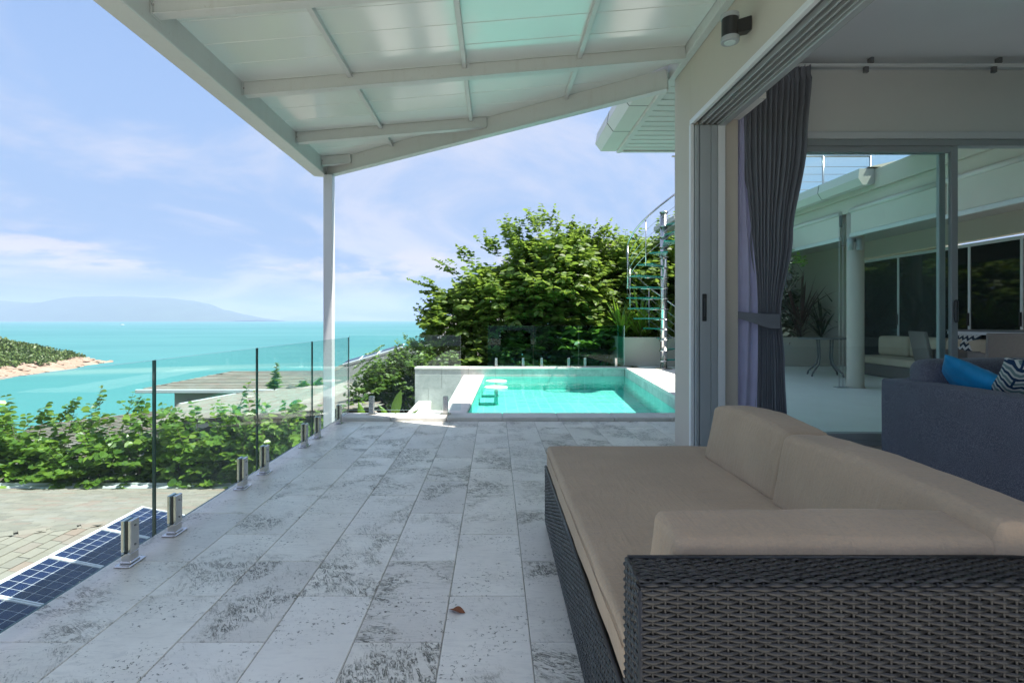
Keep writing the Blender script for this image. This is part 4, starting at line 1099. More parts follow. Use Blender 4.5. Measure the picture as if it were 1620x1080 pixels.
def crown_twigs(L, tb, r, blobs, dens, lsize, tl, inner=.35, up=.55, droop=.5):
    for c, rad in blobs:
        c = Vector(c); area = 4*math.pi*((rad[0]*rad[1])**1.6/3+(rad[0]*rad[2])**1.6/3+(rad[1]*rad[2])**1.6/3)**(1/1.6)
        for i in range(int(area*dens)):
            u = rv(r); k = 1 - inner*(r.random()**1.7)
            lump = .80 + .30*noise.noise(Vector((u.x*2.1+c.x, u.y*2.1+c.y, u.z*2.1)))
            q = c + Vector((u.x*rad[0], u.y*rad[1], u.z*rad[2]))*k*lump
            if u.z < -.55 and r.random() < .5: continue
            d = Vector((u.x/rad[0], u.y/rad[1], u.z/rad[2])).normalized()*.8 + Vector((0, 0, up)) + rv(r)*.5
            twig(L, tb, r, q, d, tl*r.uniform(.5, 1.25), lsize*r.uniform(.8, 1.15), droop)
def limbs(b, r, base, targets, r0):
    base = Vector(base)
    for t in targets:
        t = Vector(t); mid = base.lerp(t, .45) + Vector((r.uniform(-.2, .2), r.uniform(-.2, .2), .25*(t-base).length*.3))
        pts = [base.lerp(mid, k/4) for k in range(4)] + [mid.lerp(t, k/4) for k in range(5)]
        b.tube(pts, [r0*(1-.085*k) for k in range(9)], 7)
def leafy(name, label, cat, base, blobs, dens, lsize, tl, mat, seed, group=None, shoots=(), inner=.4, r0=.07, up=.55):
    r = random.Random(seed); t = thing(name, label, cat, base, group); L = Leaves(); tb = MB()
    limbs(tb, r, base, [Vector(c) + Vector((rv(r).x*rad[0]*.4, rv(r).y*rad[1]*.4, rv(r).z*rad[2]*.3)) for c, rad in blobs for _ in range(3)], r0)
    crown_twigs(L, None, r, blobs, dens, lsize, tl, inner, up)
    for p0, p1, ls in shoots:
        p0, p1 = Vector(p0), Vector(p1); d = p1-p0; twig(L, tb, r, p0, d + Vector((0, 0, .12)), d.length, ls, .25, .8, ls*.42)
        for k in range(4):
            q = p0 + d*r.uniform(-.25, .35) + rv(r)*.16; twig(L, None, r, q, d.normalized() + rv(r)*.42, d.length*r.uniform(.45, .85), ls*r.uniform(.8, 1.1), .3, .8, ls*.45)
    V, F = L.arrays()
    c = np_obj('crown', V, F, mat, t, smooth=False); c['kind'] = 'stuff'
    obj('trunk', tb, M['bark'], t, fixn=False)
    return t

# ------------------------------------------------------------------ big bush behind the pool, tree at its left
rr = random.Random(5)
sh = []
for px0, py0, px1, py1 in ((700,450,645,436),(705,500,655,490),(720,420,690,413),(740,400,722,383),(780,390,764,362),(800,380,795,336),(850,360,832,330),(870,360,872,324),(900,370,905,348),(935,385,944,345),(850,350,852,338),(820,370,810,352),(910,380,925,352)):
    Y = rr.uniform(13.6, 14.6); sh.append((at(px0, py0+8, Y), at(px1, py1, Y), .16)); sh.append((at(px0+8, py0+14, Y+.2), at(px1+12, py1+9, Y+.2), .15))
leafy('bush', 'big leafy green bush rising behind the glass screen of the pool', 'bush', (1.6, 14.6, -2.2),
      [((1.9, 14.9, 1.75), (2.0, 1.5, 1.75)), ((.2, 14.5, 1.25), (1.6, 1.3, 1.25)), ((-1.0, 14.3, 1.0), (.95, .9, .75)), ((.4, 14.0, -.1), (1.6, .8, .9)), ((2.6, 14.0, .45), (1.6, .8, 1.05)), ((1.5, 13.9, 2.1), (1.2, .9, 1.1))],
      36, .195, .48, M['leaf'], 11, shoots=sh)
sh = []
for px0, py0, px1, py1 in ((985,400,975,352),(1010,400,1000,365),(1040,390,1050,345),(1060,390,1066,335),(950,390,958,355)):
    Y = rr.uniform(14.6, 15.2); sh.append((at(px0, py0, Y), at(px1, py1, Y), .16)); sh.append((at(px0+6, py0+10, Y), at(px1+10, py1+10, Y), .15))
leafy('bush', 'green leafy bush behind the spiral staircase', 'bush', (4.6, 15.4, -2.0),
      [((4.0, 15.0, 2.0), (1.2, 1.0, 1.4)), ((4.2, 15.4, 1.5), (1.3, 1.2, 1.6)), ((5.3, 15.6, 1.9), (1.3, 1.2, 1.7)), ((3.4, 15.0, .9), (1.0, .9, 1.3))], 34, .185, .5, M['leaf'], 12, shoots=sh)
leafy('tree', 'dense dark green tree left of the pool wall, seen through the short glass pane', 'tree', (-1.75, 13.6, -3.6),
      [((-1.75, 13.7, -.35), (1.15, 1.0, .92)), ((-2.6, 13.4, -.55), (.75, .7, .55)), ((-3.05, 13.3, -.75), (.55, .5, .30)), ((-1.1, 13.9, -.6), (.8, .8, .8))],
      46, .12, .34, M['leaf_mid'], 13, r0=.09, shoots=[(at(600, 575, 13.2), at(557, 606, 13.2), .08), (at(600, 560, 13.2), at(570, 585, 13.2), .08)])
# banana-like leaves
def broad_leaf(b, p0, p1, w, bend):
    p0, p1 = Vector(p0), Vector(p1); d = p1-p0; s = Vector((1, .25, 0)).normalized()
    def f(u, v):
        c = p0 + d*v + Vector((bend*v*v, 0, -.04*v*v)); ww = w*math.sin(math.pi*min(1, .08+.92*v)**.8)*.5
        return c + s*(u-.5)*2*ww + Vector((0, .12*w*(abs(u-.5)*2), 0)) + Vector((0, .01*math.sin(v*40)*abs(u-.5), 0))
    b.grid(f, 6, 14)
bt = thing('banana_plant', 'young banana plant with broad upright leaves below the pool wall', 'plant', (-1.9, 9.2, -2.6))
for k, (a, c, w, bd) in enumerate(((( 574, 668), (571, 632), .13, -.05), ((624, 660), (629, 612), .17, .06), ((612, 662), (606, 636), .10, -.10), ((640, 668), (655, 642), .10, .12))):
    b = MB(); broad_leaf(b, at(*a, 9.2), at(*c, 9.2), w, bd); obj('leaf', b, M['leaf_lime'] if k != 1 else M['leaf'], bt, fixn=False)
b = MB()
for px in (575, 620, 640): b.tube([(-1.9, 9.25, -2.6), at(px, 690, 9.25), at(px, 664, 9.2)], [.04, .025, .012], 8)
obj('stem', b, M['leaf_lime'], bt)

# ------------------------------------------------------------------ strap-leaved plants of the planter
def strap(name, label, x, y, z, n, ln, w, mat, seed, group):
    r = random.Random(seed); t = thing(name, label, 'plant', (x, y, z), group)
    V = []; F = []
    for i in range(n):
        a = r.uniform(0, 6.283); el = r.uniform(.35, 1.35); L = ln*r.uniform(.7, 1.15); p = Vector((x+.05*math.cos(a), y+.05*math.sin(a), z+r.uniform(0, ln*.5)))
        d = Vector((math.cos(a)*math.cos(el), math.sin(a)*math.cos(el), math.sin(el))); s = Vector((-math.sin(a), math.cos(a), 0)); b0 = len(V); ns = 6
        for k in range(ns+1):
            q = k/ns; ww = w*math.sin(math.pi*min(.98, .12+.86*q))*.5; V += [p+s*ww, p-s*ww]
            p = p + d*(L/ns); d = (d + Vector((0, 0, -.20*(1.4-el)))).normalized()
        for k in range(ns): F.append((b0+2*k, b0+2*k+1, b0+2*k+3, b0+2*k+2))
    c = np_obj('foliage', [tuple(v) for v in V], F, mat, t, smooth=True); c['kind'] = 'stuff'
    b = MB(); b.tube([(x, y, z-.1), (x+.02, y, z+ln*.5)], .03, 7); obj('stem', b, M['bark'], t)
G1 = 'strap leaved plants in the planter'
for k, (x, y, s, mm, lab) in enumerate((
    (3.05, 12.75, .75, 'leaf_lime', 'bright lime strap leaved plant at the left end of the planter, beside the glass screen'),
    (3.55, 12.9, .85, 'leaf_lime', 'lime green strap leaved plant directly behind the spiral staircase pole'),
    (4.2, 13.0, .9, 'leaf', 'green strap leaved plant right of the staircase pole'))):
    strap('strap_plant', lab, x, y, .62, 46, s, .055, M[mm], 30+k, G1)
labs = ('dark strap leaved plant behind the tied curtain', 'dark spiky plant behind the patio table in the courtyard planter', 'dark cordyline with reddish top leaves in the courtyard planter', 'dark spiky plant just left of the round column', 'dark strap leaved plant behind the round column', 'dark plant at the far end of the courtyard planter')
for k, x in enumerate((6.0, 6.75, 7.45, 8.1, 8.6, 5.4)):
    strap('strap_plant', labs[k], x, 12.9 + .2*(k % 2), .62, 60, .95+.12*(k % 3), .05, M['leaf_red'] if k == 2 else M['leaf_dark'], 50+k, G1)
leafy('bush', 'dark leafy shrub at the back of the courtyard behind the planter', 'bush', (7.3, 14.6, -.5), [((7.0, 14.6, 1.2), (2.2, .7, 1.0)), ((8.9, 14.4, 1.6), (1.2, .7, 1.5))], 22, .11, .4, M['leaf_dark'], 77)
leafy('climber', 'bright leafy creeper hanging at the top of the round column', 'creeper', (5.3, 9.6, 1.6), [((5.35, 9.6, 2.15), (.22, .2, .25))], 40, .08, .22, M['leaf_lime'], 78, r0=.01)

# ------------------------------------------------------------------ hedge shrubs by the lower roof
def shoots_shrub(label, x0, x1, yc, zb, ztop, n, seed, spikes):
    r = random.Random(seed); t = thing('hedge_shrub', label, 'shrub', ((x0+x1)/2, yc, zb), 'leafy shrubs along the lower roof gutter'); L = Leaves(); tb = MB()
    for i in range(n):
        bx = r.uniform(x0, x1); p = Vector((bx, yc + r.uniform(-.5, .6), zb + r.uniform(0, .5)))
        top = ztop + r.uniform(-.75, .12); lean = Vector((r.uniform(-.55, .55), r.uniform(-.35, .25), 0))
        q = Vector((bx, p.y, top)) + lean*(top-zb)*.55
        m = p.lerp(q, .5) - lean*.15
        tb.tube([p, m, q], [.012, .008, .004], 5, caps=False)
        for k in range(8):
            s = p.lerp(m, k/8*2) if k < 4 else m.lerp(q, (k-4)/4)
            d = (lean*.5 + Vector((r.uniform(-1, 1), r.uniform(-1, .5), r.uniform(.1, .9))))
            twig(L, None, r, s, d, r.uniform(.35, .80), r.uniform(.14, .21), .55, .9)
        twig(L, tb, r, q, q-m, r.uniform(.45, .9), .17, .35, .9, gap=.095)
    for (a, c) in spikes:
        twig(L, tb, r, at(*a, yc), at(*c, yc)-at(*a, yc)+Vector((0,0,.1)), (at(*c, yc)-at(*a, yc)).length*1.05, .165, .25, .85, gap=.10)
    V, F = L.arrays(); c = np_obj('crown', V, F, M['leaf_hedge'], t); c['kind'] = 'stuff'
    obj('stems', tb, M['bark'], t, fixn=False)
shoots_shrub('leafy shrub at the left end of the hedge, nearest the bay', -13.0, -9.6, 11.75, -2.9, -1.32, 34, 1, [((5,690),(15,645)),((35,680),(62,655)),((0,670),(22,642))])
shoots_shrub('leafy shrub in the hedge with long arching shoots before the turquoise bay', -9.8, -7.7, 11.8, -2.9, -1.38, 23, 2, [((85,680),(118,626)),((140,690),(158,617)),((150,690),(162,620)),((96,670),(120,630))])
shoots_shrub('leafy shrub seen through the glass on both sides of the first black joint', -7.8, -5.7, 11.7, -2.95, -1.32, 25, 3, [((190,690),(222,626)),((205,680),(212,625)),((225,690),(226,630)),((255,690),(258,640))])
shoots_shrub('leafy shrub with a tall shoot seen through the second full glass pane', -6.0, -4.0, 11.6, -2.95, -1.40, 25, 4, [((380,690),(366,640)),((372,660),(398,602)),((396,680),(390,628)),((265,690),(280,648))])
shoots_shrub('leafy shrub at the right end of the hedge beside the terrace edge', -4.3, -2.9, 11.5, -2.95, -1.4, 22, 5, [((455,690),(470,636)),((495,670),(512,640))])

# ------------------------------------------------------------------ shingle roofs
def shingles(parent, O, u, v, nrm, pick, us, vs_, w, e, rnd, top=None, maxn=0, jit=.25, lift=0.0):
    """Lay tabs: u along the course, v down the slope. pick((x,y,z)) says where. Largest in view become sub-parts."""
    O, u, v, nrm = Vector(O), Vector(u).normalized(), Vector(v).normalized(), Vector(nrm).normalized()
    items = []
    nv = int((vs_[1]-vs_[0])/e)
    for j in range(nv):
        vv = vs_[0] + j*e; x = us[0] - rnd.uniform(0, w)
        while x < us[1]:
            ww = w*rnd.uniform(1-jit, 1+jit); p = O + u*(x+ww/2) + v*(vv+e/2)
            if pick(p): items.append((p, ww))
            x += ww
    def corners(p, ww, h):
        a, c = u*(ww/2-.0025), v*(e/2)
        return [p-a-c*1.02+nrm*.002, p+a-c*1.02+nrm*.002, p+a+c+nrm*.002, p-a+c+nrm*.002, p-a-c*1.02+nrm*.004, p+a-c*1.02+nrm*.004, p+a+c+nrm*(.012+h+lift), p-a+c+nrm*(.012+h+lift)]
    single = []
    if maxn:
        def size(it):
            q = it[0]
            if q.y < .5: return -1
            px = 783+837*q.x/q.y; py = 506+837*(1.1-q.z)/q.y
            return 1/q.y if (-15 < px < 300 and 770 < py < 1000 and q.x < -4.95 and top(q)) else -1
        items.sort(key=size, reverse=True)
        single = [it for it in items[:maxn] if size(it) > 0]; items = items[len(single):]
    proto = {}
    for p, ww in single:
        key = round(ww/.02)
        if key not in proto:
            b = MB(); b.hexa(corners(p, key*.02, rnd.uniform(0, .004))); o = obj('shingle', b, M['shingle'], parent); proto[key] = (o, p)
        else:
            o0, p0 = proto[key]; o = o0.copy(); COL.objects.link(o); o.location = o0.location + (p-p0)
    if items:
        V = []; F = []
        for p, ww in items:
            b0 = len(V); V += [tuple(c) for c in corners(p, ww, rnd.uniform(0, .004))]
            F += [(b0+4, b0+5, b0+6, b0+7), (b0+3, b0+7, b0+6, b0+2), (b0, b0+4, b0+7, b0+3), (b0+1, b0+2, b0+6, b0+5)]
        o = np_obj('shingles', V, F, M['shingle_stuff'], parent); o['kind'] = 'stuff'
lh = thing('lower_house', 'house just below the terrace with a shingled hip roof carrying solar panels', 'house', (-8, 5, -6))
def z1(x): return -1.65 - .2*(x+5.05)
def z2(y): return -1.64 - .2*(y-7.18)
def hipd(p): return (p.y-7.18) - (p.x+5.11)
b = MB(); b.box(-15.5, -2.1, -2.5, 10.6, -6, -2.56); obj('wall', b, M['wall'], lh)
def roof_pt(x, y): return (x, y, min(z1(x), z2(y)))
b = MB()
b.add([(-1.85,-3,z1(-1.85)),(-9,-3,z1(-9)),(-9,3.29,z1(-9)),(-1.29,11,z1(-1.29)),(-1.29,-3,z1(-1.29))],[(4,3,2,1)])
b.add([(-16,3.29,z1(-9)),(-9,3.29,z1(-9)),(-1.29,11,z2(11)),(-16,11,z2(11))],[(0,1,2,3)])
b.v = [(x, y, z-.015) for x, y, z in b.v]
lr = obj('roof', b, M['roof_under'], lh)
rnd = random.Random(9)
shingles(lr, (-5.05, 0, -1.65), (0,1,0), (1,0,-.2), (.2,0,1), lambda p: hipd(p) < 0 and p.x < -1.95, (-2.9, 11), (-4.0, 3.2), .22, .135, rnd, top=lambda q: True, maxn=230)
shingles(lr, (0, 7.18, -1.64), (1,0,0), (0,1,-.2), (0,.2,1), lambda p: hipd(p) > 0 and p.x > -15.9, (-16, -1.3), (-3.9, 3.85), .24, .135, rnd, top=lambda q: True, maxn=0)
for k in range(36):                                   # hip caps
    s = -3.85 + k*.215; c = Vector((-5.11+s, 7.18+s, 0)); c.z = min(z1(c.x), z2(c.y)) + .014
    if c.x < -8.9: continue
    d = Vector((1, 1, -.2)).normalized(); a = Vector((1, -1, 0)).normalized()
    b = MB(); P = [c-d*.13-a*.10+Vector((0,0,-.018)), c-d*.13+a*.10+Vector((0,0,-.018)), c+d*.13+a*.10+Vector((0,0,-.006)), c+d*.13-a*.10+Vector((0,0,-.006))]
    T = [c-d*.13+Vector((0,0,.006)), c+d*.13+Vector((0,0,.02))]
    b.add(P+T, [(0,4,5,3),(4,1,2,5),(3,5,2)]); obj('hip_cap', b, M['shingle'], lr)
b = MB(); b.prism([(-16, 11.005, -2.40), (-16, 11.16, -2.40), (-16, 11.19, -2.36), (-16, 11.19, -2.335), (-16, 11.15, -2.335), (-16, 11.15, -2.37), (-16, 11.02, -2.37)], (14.7, 0, 0)); obj('gutter', b, M['gutter_pale'] if 'gutter_pale' in M else M['white_metal'], lh)
# solar panels lying on the slope
def solar(y0, y1, label):
    W_ = 1.56; x0 = -5.05; t = thing('solar_panel', label, 'solar panel', (x0+W_/2, (y0+y1)/2, z1(x0+W_/2)+.05), 'solar panels on the lower roof')
    def P(x, y, h): return (x, y, z1(x)+h)
    def slabx(xa, xb, ya, yb, ha, hb, bev=0.0):
        b = MB(); b.hexa([P(xa,ya,ha),P(xb,ya,ha),P(xb,yb,ha),P(xa,yb,ha),P(xa,ya,hb),P(xb,ya,hb),P(xb,yb,hb),P(xa,yb,hb)], bev); return b
    obj('backsheet', slabx(x0+.02, x0+W_-.02, y0+.022, y1-.022, .062, .078), M['cell_back'], t)
    for q in ((x0, x0+W_, y0, y0+.016), (x0, x0+W_, y1-.016, y1), (x0, x0+.02, y0+.0165, y1-.0165), (x0+W_-.02, x0+W_, y0+.0165, y1-.0165)):
        obj('frame_bar', slabx(*q, .05, .092, .003), M['alu_light'], t)
    nx, ny = 12, 6; cw = (W_-.06)/nx; ch = (y1-y0-.044)/ny; rest = MB(); protos = None
    for i in range(nx):
        for j in range(ny):
            xa = x0+.03+cw*i+.004; ya = y0+.022+ch*j+.004
            if i < 7:
                if protos is None: protos = obj('cell', slabx(xa, xa+cw-.008, ya, ya+ch-.008, .0785, .081), M['cell'], t); pa = (xa, ya)
                else:
                    c = protos.copy(); COL.objects.link(c); c.location = protos.location + Vector((xa-pa[0], ya-pa[1], z1(xa)-z1(pa[0])))
            else:
                bb = slabx(xa, xa+cw-.008, ya, ya+ch-.008, .0785, .081); rest.add(bb.v, bb.f)
    o = obj('cells', rest, M['cell'], t); o['kind'] = 'stuff'
for (ya, yb), lab in zip(((6.785, 7.57), (5.985, 6.77), (5.185, 5.97), (4.385, 5.17), (3.585, 4.37)),
    ('blue solar panel farthest along the row, behind the second steel glass clamp', 'blue solar panel behind the nearest visible steel glass clamp', 'blue solar panel on the lower roof just left of the nearest steel glass clamp', 'blue solar panel cut by the left edge of the picture at the bottom', 'blue solar panel at the near end of the row under the terrace edge')):
    solar(ya, yb, lab)

# roofs of the houses below
def simple_roof(name, label, cat, faces, shing, walls=(), group='houses below the terrace'):
    pts = [p for f in faces for p in f]; c = sum(pts, Vector())/len(pts)
    t = thing(name, label, cat, (c.x, c.y, -6), group); b = MB()
    for f in faces: b.prism([tuple(p) for p in f], (0, 0, -.10))
    rf = obj('roof', b, M['roof_under'], t)
    for (O, A, B_, poly, w, e) in shing:
        O, A, B_ = Vector(O), Vector(A), Vector(B_); u = (A-O).normalized(); n = (A-O).cross(B_-O).normalized()
        if n.z < 0: n = -n
        v = n.cross(u); 
        if v.z > 0: v = -v
        poly2 = [Vector(p) for p in poly]
        def inside(p, poly2=poly2):
            s = 0
            for i in range(len(poly2)):
                a, c_ = poly2[i], poly2[(i+1) % len(poly2)]; cr = (c_.x-a.x)*(p.y-a.y)-(c_.y-a.y)*(p.x-a.x)
                if abs(cr) < 1e-9: continue
                if s == 0: s = 1 if cr > 0 else -1
                elif (cr > 0) != (s > 0): return False
            return True
        us = [(p-O).dot(u) for p in poly2]; vs = [(p-O).dot(v) for p in poly2]
        shingles(rf, O, u, v, n, inside, (min(us), max(us)), (min(vs), max(vs)), w, e, rnd, lift=.015)
    for q in walls: b = MB(); b.box(*q); obj('wall', b, M['wall'], t)
    return t, rf
A = at(287, 639, 18.9); B = at(374, 623, 22); C = at(592, 602, 22)
nB = (B-A).cross(C-A); D = Vector((-2.55, 11.7, 0)); D.z = A.z - (nB.x*(D.x-A.x)+nB.y*(D.y-A.y))/nB.z
A0 = Vector((-8.2, 12.9, 0)); A0.z = A.z - (nB.x*(A0.x-A.x)+nB.y*(A0.y-A.y))/nB.z
tB, rB = simple_roof('house', 'house with a wide pale shingle roof right of the hedge, seen through the glass panes', 'house', [[A, A0, D, C, B]], [(A, B, C, [A, A0, D, C, B], .45, .28)], walls=((-9.3, -4.6, 15, 21, -8, -2.35),))
b = MB(); b.beam(A+Vector((-.05,0,.03)), B+Vector((-.05,0,.03)), .12, .12, b=.01); obj('gutter', b, M['white_metal'], tB)
A = at(58, 672, 17.5); B = at(262, 648, 17.5); C = at(380, 735, 12.9); D = at(-60, 775, 12.9)
simple_roof('house', 'house with a grey shingle roof hidden behind the hedge shrubs', 'house', [[A, B, C, D], [A, B, at(262, 690, 21), at(0, 700, 21)]], [(A, B, D, [A, B, C, D], .3, .15)], walls=((-12, -8.5, 14.2, 19, -8, -3.4),))
# hip roofed house over the bay
e0, e1 = at(219, 616.5, 24.5), at(560, 617, 24.5); r0_, r1_ = at(370, 587, 28), at(520, 586, 28); e3, e2 = Vector((e0.x, 32, e0.z)), Vector((e1.x, 32, e1.z))
tC, rC = simple_roof('house', 'hip roofed house with white gutter and pale wall at the edge of the bay', 'house', [[e0, e1, r1_, r0_], [e0, r0_, e3], [r0_, r1_, e2, e3], [e1, e2, r1_]], [(e0, e1, r0_, [e0, e1, r1_, r0_], .5, .27), (e3, e0, r0_, [e0, r0_, e3], .5, .27)], walls=((e0.x+1.25, e1.x-1, 25.2, 31, -9, e0.z-.10),))
b = MB(); b.box(e0.x-.08, e1.x, e0.y-.14, e0.y-.005, e0.z-.14, e0.z+.03, b=.02); obj('gutter', b, M['white_metal'], tC)
b = MB(); b.tube([(e0.x+1.9, 25.1, -9), (e0.x+1.9, 25.1, e0.z-.55)], .05, 8); obj('downpipe', b, M['white_metal'], tC)
# roof with solar panels right of it
a0, a1, a2, a3 = at(452, 613, 24.2), at(700, 611, 24.2), at(700, 531, 31), at(546, 576.5, 31)
tE, rE = simple_roof('house', 'house with a rising shingle roof and blue panels, partly behind the dark green tree', 'house', [[a0, a1, a2, a3]], [(a0, a1, a3, [a0, a1, a2, a3], .5, .28)], walls=((a0.x+1, a1.x, 25.5, 31, -9, a0.z-.12),))
for k, (pa, pb) in enumerate((((549, 574.5), (575, 567)), ((577, 566.5), (602, 559)), ((604, 558.5), (640, 548)))):
    q0, q1 = at(*pa, 30.6), at(*pb, 30.6); d = Vector((.1, -1.3, -.12)); up_ = Vector((0, 0, .18))
    t = thing('solar_panel', ('blue solar panel at the left end of the distant roof ridge', 'blue solar panel in the middle of the distant roof ridge', 'blue solar panel nearest the tree on the distant roof ridge')[k], 'solar panel', (q0+q1)/2, 'solar panels on the distant roof')
    b = MB(); b.hexa([q0+d+up_*.6, q1+d+up_*.6, q1+up_*.6, q0+up_*.6, q0+d+up_, q1+d+up_, q1+up_, q0+up_], .02); obj('frame', b, M['alu_light'], t)
    m_ = .05; b = MB(); uu = (q1-q0)*.04; b.hexa([q0+d*.95+uu+up_*1.01, q1+d*.95-uu+up_*1.01, q1+d*.05-uu+up_*1.01, q0+d*.05+uu+up_*1.01, q0+d*.95+uu+up_*1.05, q1+d*.95-uu+up_*1.05, q1+d*.05-uu+up_*1.05, q0+d*.05+uu+up_*1.05]); obj('cells', b, M['cell'], t)
# slim shoots beside the roofs
def conifer(label, base, top, w, seed):
    r = random.Random(seed); base, top = Vector(base), Vector(top); t = thing('slender_shrub', label, 'shrub', base, 'slender shoots between the roofs'); L = Leaves(); b = MB(); b.tube([base - Vector((0,0,3)), base, top], [.04,.03,.01], 6)
    for i in range(170):
        k = r.random(); p = base.lerp(top, k); a = r.uniform(0, 6.28); ww = w*(1-k*.75)
        L.add(tuple(p), (math.cos(a), math.sin(a), .3), (0, 0, 1), ww*r.uniform(.6, 1.2), .5)
    V, F = L.arrays(); c = np_obj('crown', V, F, M['leaf_hedge'], t); c['kind'] = 'stuff'; obj('trunk', b, M['bark'], t)
conifer('tall slender green shoot standing up against the hip roof', at(434, 616, 23.4), at(438, 574, 23.4), .42, 1)
conifer('low green tuft on the roof edge right of the tall shoot', at(480, 613, 23.4), at(481, 603, 23.4), .35, 2)
conifer('small green shoot beside the white post', at(502, 611, 23.0), at(508, 597, 23.0), .30, 3)

# neighbour behind the bushes
nb = thing('house', 'neighbouring house with corrugated wall mostly hidden behind the big bush', 'house', (3, 21, -4), 'houses below the terrace')
b = MB(); b.box(2.9, 7.5, 18.6, 25, -4, 3.55); obj('wall', b, M['wall'], nb)
b = MB(); b.add([(2.6,17.9,3.55),(8.3,17.9,3.55),(8.3,25.6,3.55),(2.6,25.6,3.55),(4.5,21,4.25),(6,21,4.25)],[(0,1,5,4),(1,2,5),(2,3,4,5),(3,0,4),(0,3,2,1)]); obj('roof', b, M['shingle_stuff'], nb)
b = MB(); b.box(2.58, 8.32, 17.86, 17.895, 3.40, 3.58); obj('fascia', b, M['gutter'], nb)
V = []; F = []
for i in range(121):
    x = -1.9 + i*.02; y = 17.2 + .03*math.sin(i*math.pi/2)
    V += [(x, y, -2.2), (x, y, 1.25)]
for i in range(120): F.append((2*i, 2*i+2, 2*i+3, 2*i+1))
o = np_obj('corrugated_sheet', V, F, M['gutter'], nb)
n2 = thing('house', 'beige neighbouring house behind the courtyard planter, seen through the window', 'house', (10, 19, -2), 'houses below the terrace')
b = MB(); b.box(6.6, 14, 16.5, 22, -2, 3.3); obj('wall', b, M['wall'], n2)
b = MB(); b.box(8.9, 10.2, 16.46, 16.499, 1.9, 3.0, b=.005); w_ = obj('window', b, M['alu_light'], n2)
for xa, xb in ((8.96, 9.53), (9.57, 10.14)):
    b = MB(); b.box(xa, xb, 16.44, 16.459, 1.96, 2.94); obj('pane', b, M['glass_unlit'], w_)
b = MB(); b.add([(6,15.9,3.3),(14.6,15.9,3.3),(14.6,22.6,3.3),(6,22.6,3.3),(9,19,4.3),(12,19,4.3)],[(0,1,5,4),(1,2,5),(2,3,4,5),(3,0,4),(0,3,2,1)]); obj('roof', b, M['shingle_stuff'], n2)

# ------------------------------------------------------------------ land, sea, headland, island
def ss_(a, b_, x): t = max(0, min(1, (x-a)/(b_-a))); return t*t*(3-2*t)
M['earth'] = None
def mat_ground():
    t = NT('hillside'); p = t.pos(); n = t.noise(p, .5, 6, .65); g = t.noise(p, 4, 5, .65)
    c = t.mix(t.rng(n, .35, .7), (.05, .075, .02), (.12, .105, .06)); c = t.mix(t.rng(g, .4, .7), c, (.035, .06, .015))
    return t.done(t.bsdf(c, .95, 0, .1, t.bump(g, .8, .1)))
def ground(u, v):
    x = lerp(-160, 160, u); y = lerp(-120, 110, v)
    z = -5.5 - 20*ss_(18, 70, y + .10*abs(x)) - 14*ss_(25, 110, -x) + .5*noise.noise(Vector((x*.1, y*.1, 0)))
    if 2.0 < x and -10 < y < 60: z += 3.0*ss_(2, 8, x)*(1-ss_(22, 55, y)) 
    return (x, y, z)
b = MB(); b.grid(ground, 80, 60); struct('hillside', b, mat_ground(), fixn=False)
def mat_sea():
    t = NT('sea_water'); p = t.pos()
    q = t.mapv(p, (.0018, .0050, 0)); n = t.noise(q, 1.0, 5, .55, .6)
    q2 = t.mapv(p, (.010, .035, 0), (0, 0, .15)); n2 = t.noise(q2, 1.0, 4, .5, .5)
    c = t.mix(t.rng(n, .3, .7), (.052, .175, .188), (.070, .205, .213))
    c = t.mix(t.m('MULTIPLY', t.rng(n2, .5, .75), .35), c, (.085, .255, .255))
    sp = t.N('ShaderNodeSeparateXYZ'); t.L(p, sp.inputs[0])
    # a sandbar running out from the near shore
    w = t.m('SUBTRACT', sp.outputs[1], t.m('ADD', t.m('MULTIPLY', sp.outputs[0], .42), 312.0))
    wob = t.m('MULTIPLY', t.m('SUBTRACT', t.noise(t.mapv(p, (.02, .02, 0)), 1, 4, .5), .5), 40.0)
    band = t.m('ABSOLUTE', t.m('ADD', w, wob))
    sb = t.m('MULTIPLY', t.rng(band, 26, 6), t.rng(sp.outputs[0], -75, -150))
    c = t.mix(t.m('MULTIPLY', sb, .55), c, (.23, .32, .29))
    near = t.rng(sp.outputs[1], 420, 120)
    c = t.mix(t.m('MULTIPLY', near, .35), c, (.07, .26, .245))
    bp = t.bump(t.noise(t.mapv(p, (.25, .5, 0)), 1.0, 6, .65), .35, .6)
    df = t.N('ShaderNodeBsdfDiffuse'); t.L(c, df.inputs[0]); t.L(bp, df.inputs['Normal'])
    gl = t.N('ShaderNodeBsdfGlossy'); gl.inputs['Roughness'].default_value = .25; t.L(bp, gl.inputs['Normal'])
    mx = t.N('ShaderNodeMixShader'); mx.inputs[0].default_value = .07; t.L(df.outputs[0], mx.inputs[1]); t.L(gl.outputs[0], mx.inputs[2])
    return t.done(mx.outputs[0])
SEA = -22.0
b = MB(); b.add([(-16000,-400,SEA),(16000,-400,SEA),(16000,14500,SEA),(-16000,14500,SEA)],[(0,1,2,3)]); struct('sea', b, mat_sea(), fixn=False)
def head_h(x, y):
    tx, ty = -211, 292
    d1 = (x-tx)*-.977 + (y-ty)*-.213; d2 = (x-tx)*-.197 + (y-ty)*-.98
    d = min(d1 + 8*noise.noise(Vector((y*.05, 1, 0))), d2 + 8*noise.noise(Vector((x*.05, 2, 0))))
    if d < 0: return SEA - 1.5 + max(-6, d*.2), d
    h = .21*d if d < 17 else 3.57 + (d-17)*.38
    h = min(h, 17 + 4*noise.noise(Vector((x*.02, y*.02, 3))))
    rk = noise.noise(Vector((x*.16, y*.16, 0)))*1.2 + abs(noise.noise(Vector((x*.4, y*.4, 1))))*1.3
    return SEA + h + rk*min(1, d/6), d
